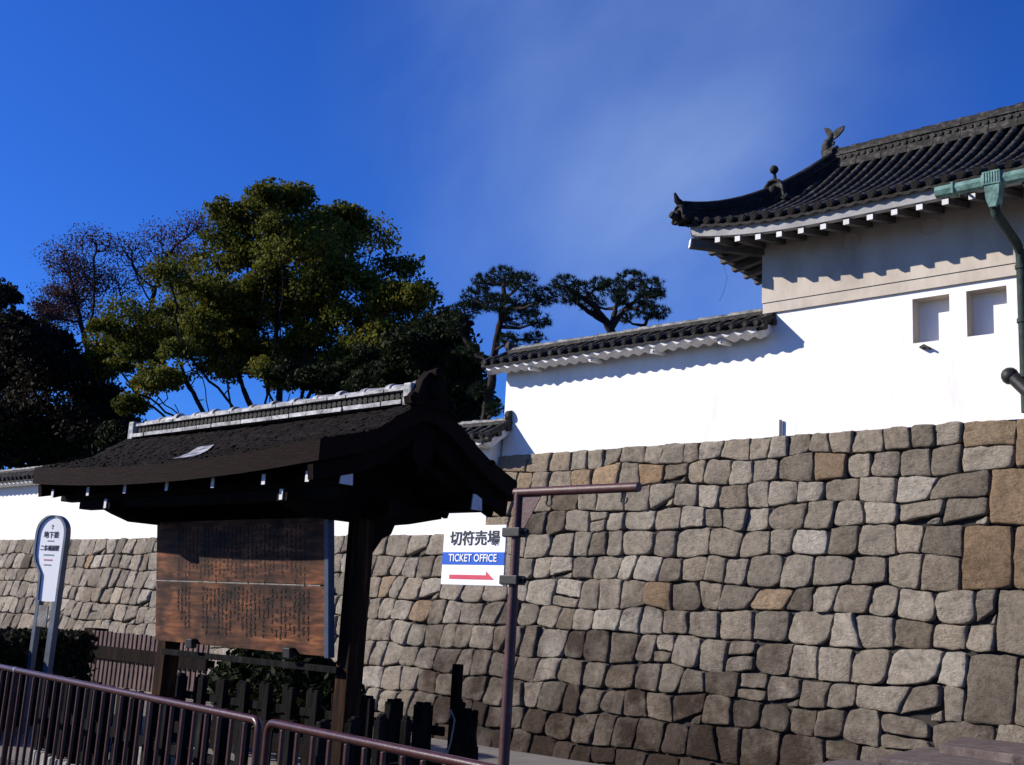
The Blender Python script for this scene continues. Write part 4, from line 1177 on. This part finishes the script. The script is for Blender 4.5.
def lobed_tree(name, label, cat, base, trunk, lobes, m, leaf, per, sub, r_tip, r_max, group=None, flatten=.85, att_per=9, tint_mu=.45, shell=.55, step=.32, bark='trunk', spread=.30, kill=.5, fat=1.12, join=2.6, fill=.45, inner=0):
    t = thing(name, base, label, cat, group)
    att, cents, tints = [], [], []
    lobes = [(x, y, z, r * fat) for x, y, z, r in lobes]
    extra = []
    for i, a in enumerate(lobes):
        for b_ in lobes[i + 1:]:
            dd = math.dist(a[:3], b_[:3])
            if 1.0 < dd < join and nrs.uniform() < fill:
                u = nrs.uniform(.35, .65); extra.append(tuple(a[k] * u + b_[k] * (1 - u) for k in range(3)) + ((a[3] + b_[3]) * .42,))
    top = np.array(trunk[-1])
    for (x, y, z, r) in lobes:
        for _ in range(inner): att.append(top + (np.array((x, y, z)) - top) * nrs.uniform(.25, .95) + nrs.normal(0, .45, 3))
    lobes = lobes + extra
    for (x, y, z, r) in lobes:
        c = np.array((x, y, z))
        lt = tint_mu + nrs.normal(0, .10)
        for _ in range(att_per):
            d = nrs.normal(size=3); d /= np.linalg.norm(d); att.append(c + d * r * nrs.uniform(.2, .9) * np.array((1, 1, flatten)))
        for _ in range(sub):
            d = nrs.normal(size=3); d /= np.linalg.norm(d)
            if d[2] < -.35: d[2] *= -.6
            sc_ = c + d * r * nrs.uniform(shell, 1.0) * np.array((1, 1, flatten))
            k = max(4, int(per * nrs.uniform(.5, 1.5)))
            att.append(sc_ - d * r * .15)
            g3 = nrs.normal(size=(k, 3)); gl = np.linalg.norm(g3, axis=1)[:, None]; g3 *= np.minimum(1, 1.7 / np.maximum(gl, 1e-6))
            cents.append(sc_ + g3 * r * spread * np.array((1, 1, .62)))
            tints.append(lt + nrs.normal(0, .12) + nrs.normal(0, .13, k))
    pts, par = grow(att, base, trunk, step=step, kill=kill)
    limbs(pts, par, r_tip, r_max, 'trunk', M[bark], t)
    cards(np.concatenate(cents), leaf, M[m], 'crown', t, np.concatenate(tints), flat=.35)
    return t

CAM = [(-32.61, 22.64, 15.44, 0.92), (-34.36, 22.23, 14.91, 1.01), (-32.35, 24.49, 15.2, 0.98), (-31.81, 26.27, 15.31, 0.89), (-34.06, 22.79, 13.88, 1.08), (-36.23, 22.44, 13.78, 0.97), (-32.37, 18.63, 11.76, 0.84), (-36.06, 19.26, 11.22, 0.9), (-39.38, 20.55, 10.84, 0.89), (-36.62, 20.5, 10.79, 0.93), (-37.05, 22.07, 11.76, 1.04), (-34.18, 18.83, 7.82, 0.49), (-33.68, 21.32, 11.85, 0.97), (-30.55, 21.89, 13.02, 1.07), (-30.72, 24.27, 13.42, 1.05), (-29.54, 25.6, 13.5, 0.77), (-26.44, 24.02, 11.61, 0.64), (-28.03, 24.38, 11.53, 0.93), (-29.47, 23.69, 11.22, 0.87), (-33.88, 24.8, 12.93, 0.82), (-34.48, 23.46, 10.99, 0.73), (-27.23, 24.86, 10.65, 0.79), (-32.72, 25.59, 10.23, 0.8), (-28.04, 24.11, 10.01, 0.85), (-34.84, 22.16, 9.76, 0.64), (-26.75, 25.33, 9.54, 0.72), (-32.8, 18.88, 8.62, 0.58), (-34.37, 24.86, 9.77, 0.66), (-29.0, 24.21, 8.77, 0.73), (-29.91, 22.1, 13.38, 0.86), (-37.27, 22.29, 12.81, 0.82), (-35.71, 23.19, 11.27, 0.66), (-28.23, 25.48, 9.28, 0.74), (-39.92, 20.5, 9.85, 0.52)]
CAM += [(-32.33, 22.35, 12.62, 0.69), (-31.12, 23.36, 10.73, 0.75), (-29.54, 23.54, 9.28, 0.8), (-33.54, 24.86, 10.17, 0.73), (-30.7, 21.59, 9.01, 0.59), (-33.55, 22.31, 9.8, 0.56), (-36.26, 22.28, 11.14, 0.73), (-33.14, 19.69, 9.66, 0.59), (-34.3, 21.62, 11.11, 0.7), (-29.8, 26.3, 10.86, 0.85), (-28.1, 24.28, 8.87, 0.72), (-33.04, 21.28, 11.92, 0.75), (-33.21, 23.52, 11.77, 0.71), (-32.9, 22.05, 11.56, 0.62), (-32.17, 24.41, 12.58, 0.79), (-28.72, 23.6, 12.2, 0.73), (-29.78, 24.25, 8.51, 0.67), (-27.79, 25.13, 8.67, 0.66), (-36.08, 20.22, 9.04, 0.42), (-38.66, 20.6, 9.93, 0.44), (-37.33, 19.13, 10.93, 0.49), (-31.41, 24.6, 15.58, 0.58), (-30.95, 22.25, 15.41, 0.55), (-34.48, 21.61, 15.39, 0.57), (-30.64, 20.62, 14.96, 0.46)]
DARK = [(-22.51, 21.7, 9.14, 0.61), (-23.09, 21.97, 8.1, 0.73), (-21.67, 21.51, 8.29, 0.6), (-23.0, 23.15, 7.58, 0.69), (-23.4, 21.96, 7.26, 0.79), (-24.53, 21.81, 7.62, 0.75), (-23.0, 22.31, 9.92, 0.29), (-22.9, 20.57, 8.79, 0.6), (-24.2, 22.6, 9.2, .8), (-24.6, 22.4, 8.3, .8), (-24.0, 22.9, 10.0, .6), (-22.0, 21.6, 7.6, .7), (-23.6, 21.5, 6.6, .7), (-22.2, 21.3, 6.6, .7), (-25.4, 22.2, 7.4, .8), (-26.2, 22.4, 8.4, .75), (-27.0, 22.4, 7.6, .75), (-27.59, 21.6, 8.54, .65), (-26.86, 21.87, 8.3, .6), (-25.46, 21.58, 8.15, .6), (-28.99, 21.85, 8.75, .6), (-24.04, 21.53, 7.75, .6), (-29.53, 21.45, 8.86, .55), (-26.61, 22.05, 9.0, .65)]
BARE = [(-45.39, 21.11, 15.4, 0.92), (-43.33, 21.32, 15.61, 0.9), (-42.19, 22.28, 15.33, 0.9), (-40.66, 22.9, 15.78, 0.89), (-40.93, 24.33, 16.82, 0.75), (-47.08, 21.91, 14.2, 1.04), (-44.08, 20.28, 12.09, 0.64), (-46.78, 23.0, 13.52, 1.04), (-43.98, 22.53, 14.32, 1.0), (-42.55, 23.48, 14.77, 0.83), (-44.2, 25.72, 16.47, 0.89), (-45.69, 22.03, 14.68, 0.85), (-45.94, 20.81, 13.32, 0.5)]
LEFT = [(-44.92, 17.74, 12.82, 1.02), (-45.3, 18.85, 13.16, 0.56), (-41.94, 17.98, 11.28, 0.67), (-47.11, 19.48, 11.67, 1.15), (-41.44, 18.43, 10.55, 0.96), (-44.2, 20.63, 11.56, 0.64), (-45.87, 20.2, 10.0, 1.38), (-40.72, 19.41, 9.34, 1.11), (-43.59, 21.72, 10.69, 0.65), (-41.44, 21.21, 9.16, 0.85), (-44.13, 20.45, 8.26, 1.42), (-40.01, 20.44, 7.77, 1.04), (-42.63, 18.23, 7.97, 1.34), (-39.98, 21.62, 7.95, 0.75), (-45.04, 22.54, 7.21, 1.07), (-42.98, 19.37, 6.46, 1.13), (-46.79, 18.83, 9.62, 1.61)]
FILL = [(-43.16, 19.37, 7.04, 1.37), (-41.82, 20.7, 6.97, 1.29), (-38.18, 20.74, 6.95, 0.94), (-37.39, 21.42, 7.37, 0.58), (-42.88, 17.36, 7.1, 1.46)]
PINE1 = [(-19.51, 20.6, 10.3, 0.46), (-18.33, 19.97, 9.79, 0.44), (-19.87, 20.24, 10.13, 0.36), (-20.11, 20.27, 9.72, 0.51), (-20.47, 20.19, 9.43, 0.41), (-18.69, 19.61, 9.21, 0.44), (-19.36, 21.37, 9.75, 0.47), (-17.93, 20.39, 9.47, 0.39), (-18.43, 20.75, 9.02, 0.35), (-19.2, 20.73, 9.22, 0.41), (-20.79, 20.18, 8.99, 0.31), (-19.0, 20.38, 8.49, 0.35), (-19.29, 21.63, 8.86, 0.31), (-19.96, 20.4, 7.31, 0.35), (-19.4, 20.41, 6.8, 0.3), (-19.73, 19.71, 8.23, 0.25)]
PINE2 = [(-18.89, 22.25, 10.44, 0.42), (-18.49, 22.4, 10.23, 0.42), (-18.17, 22.83, 10.48, 0.32), (-18.59, 23.89, 10.68, 0.44), (-18.52, 24.68, 11.11, 0.5), (-17.17, 23.78, 10.49, 0.4), (-17.21, 23.54, 10.1, 0.34), (-19.39, 24.05, 10.41, 0.39), (-19.27, 22.94, 10.26, 0.32), (-18.08, 23.68, 10.27, 0.32), (-17.12, 24.07, 10.36, 0.21)]
PINE3 = [(-19.53, 26.73, 10.89, 0.47), (-19.34, 27.22, 10.92, 0.36), (-19.91, 26.26, 10.64, 0.3)]

lobed_tree('camphor_tree', "big broad camphor tree with sunlit olive green crown above the kiosk", "tree", (-32.9, 23.7, 0), [(-32.9, 23.7, 5.2)], CAM, 'leaf_camphor', .066, 40, 30, .018, .42, "trees behind the castle wall", fat=1.12, join=2.9, fill=.4, inner=8, tint_mu=.52, spread=.27)
lobed_tree('evergreen_tree', "very dark evergreen tree between the camphor tree and the pine", "tree", (-22.9, 22.2, 0), [(-22.9, 22.2, 4.5)], DARK, 'leaf_dark', .075, 70, 30, .010, .22, "trees behind the castle wall")
lobed_tree('bare_tree', "thin purplish brown half bare tree behind the left side of the camphor", "tree", (-42.5, 23.5, 0), [(-42.5, 23.5, 6.5)], BARE, 'leaf_brown', .040, 36, 34, .018, .26, "trees behind the castle wall", att_per=44, spread=.38, kill=.32, step=.26, fat=1.12, join=2.4, fill=.3, inner=4)
lobed_tree('shadowy_tree', "dark reddish and green tree filling the left edge above the wall", "tree", (-43.4, 20.3, 0), [(-43.4, 20.3, 4.5)], LEFT, 'leaf_mixed', .085, 70, 34, .012, .34, "trees behind the castle wall")
lobed_tree('tall_shrub', "low dark bushy growth just above the far left wall roof", "shrub", (-41.0, 20.0, 0), [(-41.0, 20.0, 4.2)], FILL, 'leaf_dark', .085, 70, 34, .012, .2, "trees behind the castle wall")

def pine(label, trunks, pads, r0, name='pine_tree', per=330):
    base = trunks[0][0]
    t = thing(name, (base[0], base[1], 0), label, "pine tree", "pines behind the white wall")
    tr = MB(); samples = []
    for ti, path in enumerate(trunks):
        P = [Vector(p) for p in path]
        if ti == 0: P = [Vector((P[0].x + .1, P[0].y, 0))] + P
        fine = []
        for a, b in zip(P, P[1:]):
            for q in range(6): fine.append(a.lerp(b, q / 6) + Vector((rnd.uniform(-.02, .02), rnd.uniform(-.02, .02), 0)))
        fine.append(P[-1]); n = len(fine)
        rr = [r0 * (1 if ti == 0 else .62) * (1 - .72 * i / n) for i in range(n)]
        tr.tube(fine, rr, 9); samples += list(zip(fine, rr))
    cents, tin, dirs = [], [], []
    for (x, y, z, r) in pads:
        c = Vector((x, y, z))
        best = min(samples, key=lambda s: (s[0] - c).length + (1.2 if s[0].z > c.z - .05 else 0))
        a = best[0]; mid = a.lerp(c, .5) + Vector((rnd.uniform(-.08, .08), rnd.uniform(-.08, .08), -.10 * (c - a).length))
        tip = c + Vector((0, 0, -.1 * r))
        tr.tube([a, a.lerp(mid, .6), mid, mid.lerp(tip, .6), tip], [min(best[1], .055), .045, .036, .028, .018], 6)
        for q in range(9):
            an = rnd.uniform(0, 6.28); e = c + Vector((math.cos(an) * r * .8, math.sin(an) * r * .8, rnd.uniform(-.05, .2) * r))
            tr.tube([mid.lerp(tip, rnd.uniform(.3, 1)), e], [.018, .009], 4)
        # needle tufts: bursts of thin blades around shoot tips
        for q in range(int(80 * (r / .4) ** 2)):
            d = Vector((rnd.gauss(0, 1), rnd.gauss(0, 1), rnd.gauss(0, 1))).normalized()
            s = c + Vector((d.x * r * rnd.uniform(.3, 1.05), d.y * r * rnd.uniform(.3, 1.05), d.z * r * .48))
            cents.append((s, d, min(1, max(0, rnd.gauss(.5, .2)))))
    tr.build('trunk', M['pinebark'], t, True, fix=False)
    V, F, T = [], [], []
    off = worldloc(t)
    for s, d, ti in cents:
        for q in range(15):
            dd = (Vector((rnd.gauss(0, 1), rnd.gauss(0, 1), rnd.gauss(.55, .8))) + d * .5).normalized()
            sd = dd.orthogonal().normalized() * .0085
            l = rnd.uniform(.09, .17); o = len(V); p = s - off
            V += [p - sd, p + sd, p + dd * l]; F.append((o, o + 1, o + 2)); T += [ti + rnd.gauss(0, .1)] * 3
    me = bpy.data.meshes.new('crown'); me.from_pydata(V, [], F)
    at_ = me.attributes.new('tint', 'FLOAT', 'POINT'); at_.data.foreach_set('value', np.clip(np.array(T, np.float32), 0, 1))
    me.materials.append(M['needles'])
    o = bpy.data.objects.new('crown', me); col.objects.link(o); o.parent = t
pine("upright dark pine with straight trunk left of the white wall end", [[(-20.02, 20.7, 5.62), (-19.85, 20.57, 6.61), (-19.64, 20.48, 7.61), (-19.48, 20.38, 8.47), (-19.26, 20.33, 9.35), (-19.33, 20.4, 10.2)], [(-19.64, 20.48, 7.9), (-20.1, 20.3, 8.25), (-20.6, 20.2, 8.9)]], PINE1, .17)
pine("spreading pine with forked limbs above the white wall roof", [[(-18.32, 24.09, 9.01), (-18.57, 23.65, 9.72), (-18.76, 23.35, 10.10), (-18.89, 22.7, 10.35)], [(-18.50, 23.75, 9.5), (-18.15, 23.92, 10.05), (-17.4, 23.8, 10.35)], [(-18.57, 23.65, 9.72), (-18.9, 23.28, 9.96), (-19.21, 22.87, 10.3)], [(-18.45, 23.8, 9.6), (-18.6, 24.1, 10.2), (-18.55, 24.5, 10.9)]], PINE2, .16)
pine("small low pine tuft behind the right limb of the spreading pine", [[(-19.6, 26.8, 9.5), (-19.6, 26.8, 10.4), (-19.5, 26.9, 10.8)]], PINE3, .12)

# clipped hedge at the far left, dark bush behind the kiosk
hg = thing('hedge', (-16.2, 8.0, 0), "dark clipped hedge under the far stone wall behind the station sign", "hedge")
c = []
A_, B_ = np.array((-13.6, 5.6)), np.array((-16.35, 8.5))
for _ in range(26000):
    u = nrs.uniform(-.05, 1); p = A_ + (B_ - A_) * u; nrm = np.array((.73, .69))
    face = nrs.uniform()
    if face < .6: q = p + nrm * (-.35 + nrs.normal(0, .03)); z = nrs.uniform(0.02, 1.08)
    elif face < .75: q = p + nrm * (.35 + nrs.normal(0, .03)); z = nrs.uniform(0.02, 1.08)
    else: q = p + nrm * nrs.uniform(-.38, .38); z = 1.085 + nrs.normal(0, .022)
    if u > .97: q = q + (B_ - A_) / 5 * nrs.normal(0, .05)
    z += .03 * math.sin(u * 23)
    c.append((q[0], q[1], z))
c = np.array(c)
cards(c, .036, M['hedge'], 'foliage', hg, nrs.normal(.4, .2, len(c)), flat=.1)
m = MB()
nx, ny = .73 * .30, .69 * .30
m.add([(A_[0] - nx, A_[1] - ny, 0), (A_[0] + nx, A_[1] + ny, 0), (B_[0] + nx, B_[1] + ny, 0), (B_[0] - nx, B_[1] - ny, 0), (A_[0] - nx, A_[1] - ny, 1.03), (A_[0] + nx, A_[1] + ny, 1.03), (B_[0] + nx, B_[1] + ny, 1.03), (B_[0] - nx, B_[1] - ny, 1.03)],
      [(0, 3, 2, 1), (4, 5, 6, 7), (0, 1, 5, 4), (1, 2, 6, 5), (2, 3, 7, 6), (3, 0, 4, 7)])
m.build('branches', M['gap'], hg)
bu = thing('bush', (-12.6, 9.3, 0), "dark leafy bush behind the kiosk below the notice board", "bush")
c, tn = [], []
for (x, y, z, r) in [(-13.2, 9.3, .60, .42), (-12.9, 9.3, .85, .40), (-12.3, 9.3, .80, .36), (-11.8, 9.3, .85, .34), (-12.4, 9.4, .65, .45), (-11.9, 9.3, .75, .45), (-11.4, 9.4, .55, .42), (-12.8, 9.2, .3, .4), (-12.0, 9.2, .3, .4)]:
    k = 1500; d = nrs.normal(size=(k, 3)); d /= np.linalg.norm(d, axis=1)[:, None]
    c.append(np.array((x, y, z)) + d * r * nrs.uniform(.55, 1.05, (k, 1)) * np.array((1, 1, .9))); tn.append(nrs.normal(.4, .2, k))
cards(np.concatenate(c), .045, M['leaf_dark'], 'foliage', bu, np.concatenate(tn))
m = MB()
for q in range(14): m.tube([(-12.5 + rnd.uniform(-.2, .2), 9.3, 0), (-12.5 + rnd.uniform(-1.2, 1.2), 9.3 + rnd.uniform(-.2, .2), .7)], [.02, .008], 5)
m.build('stem', M['trunk'], bu, True)
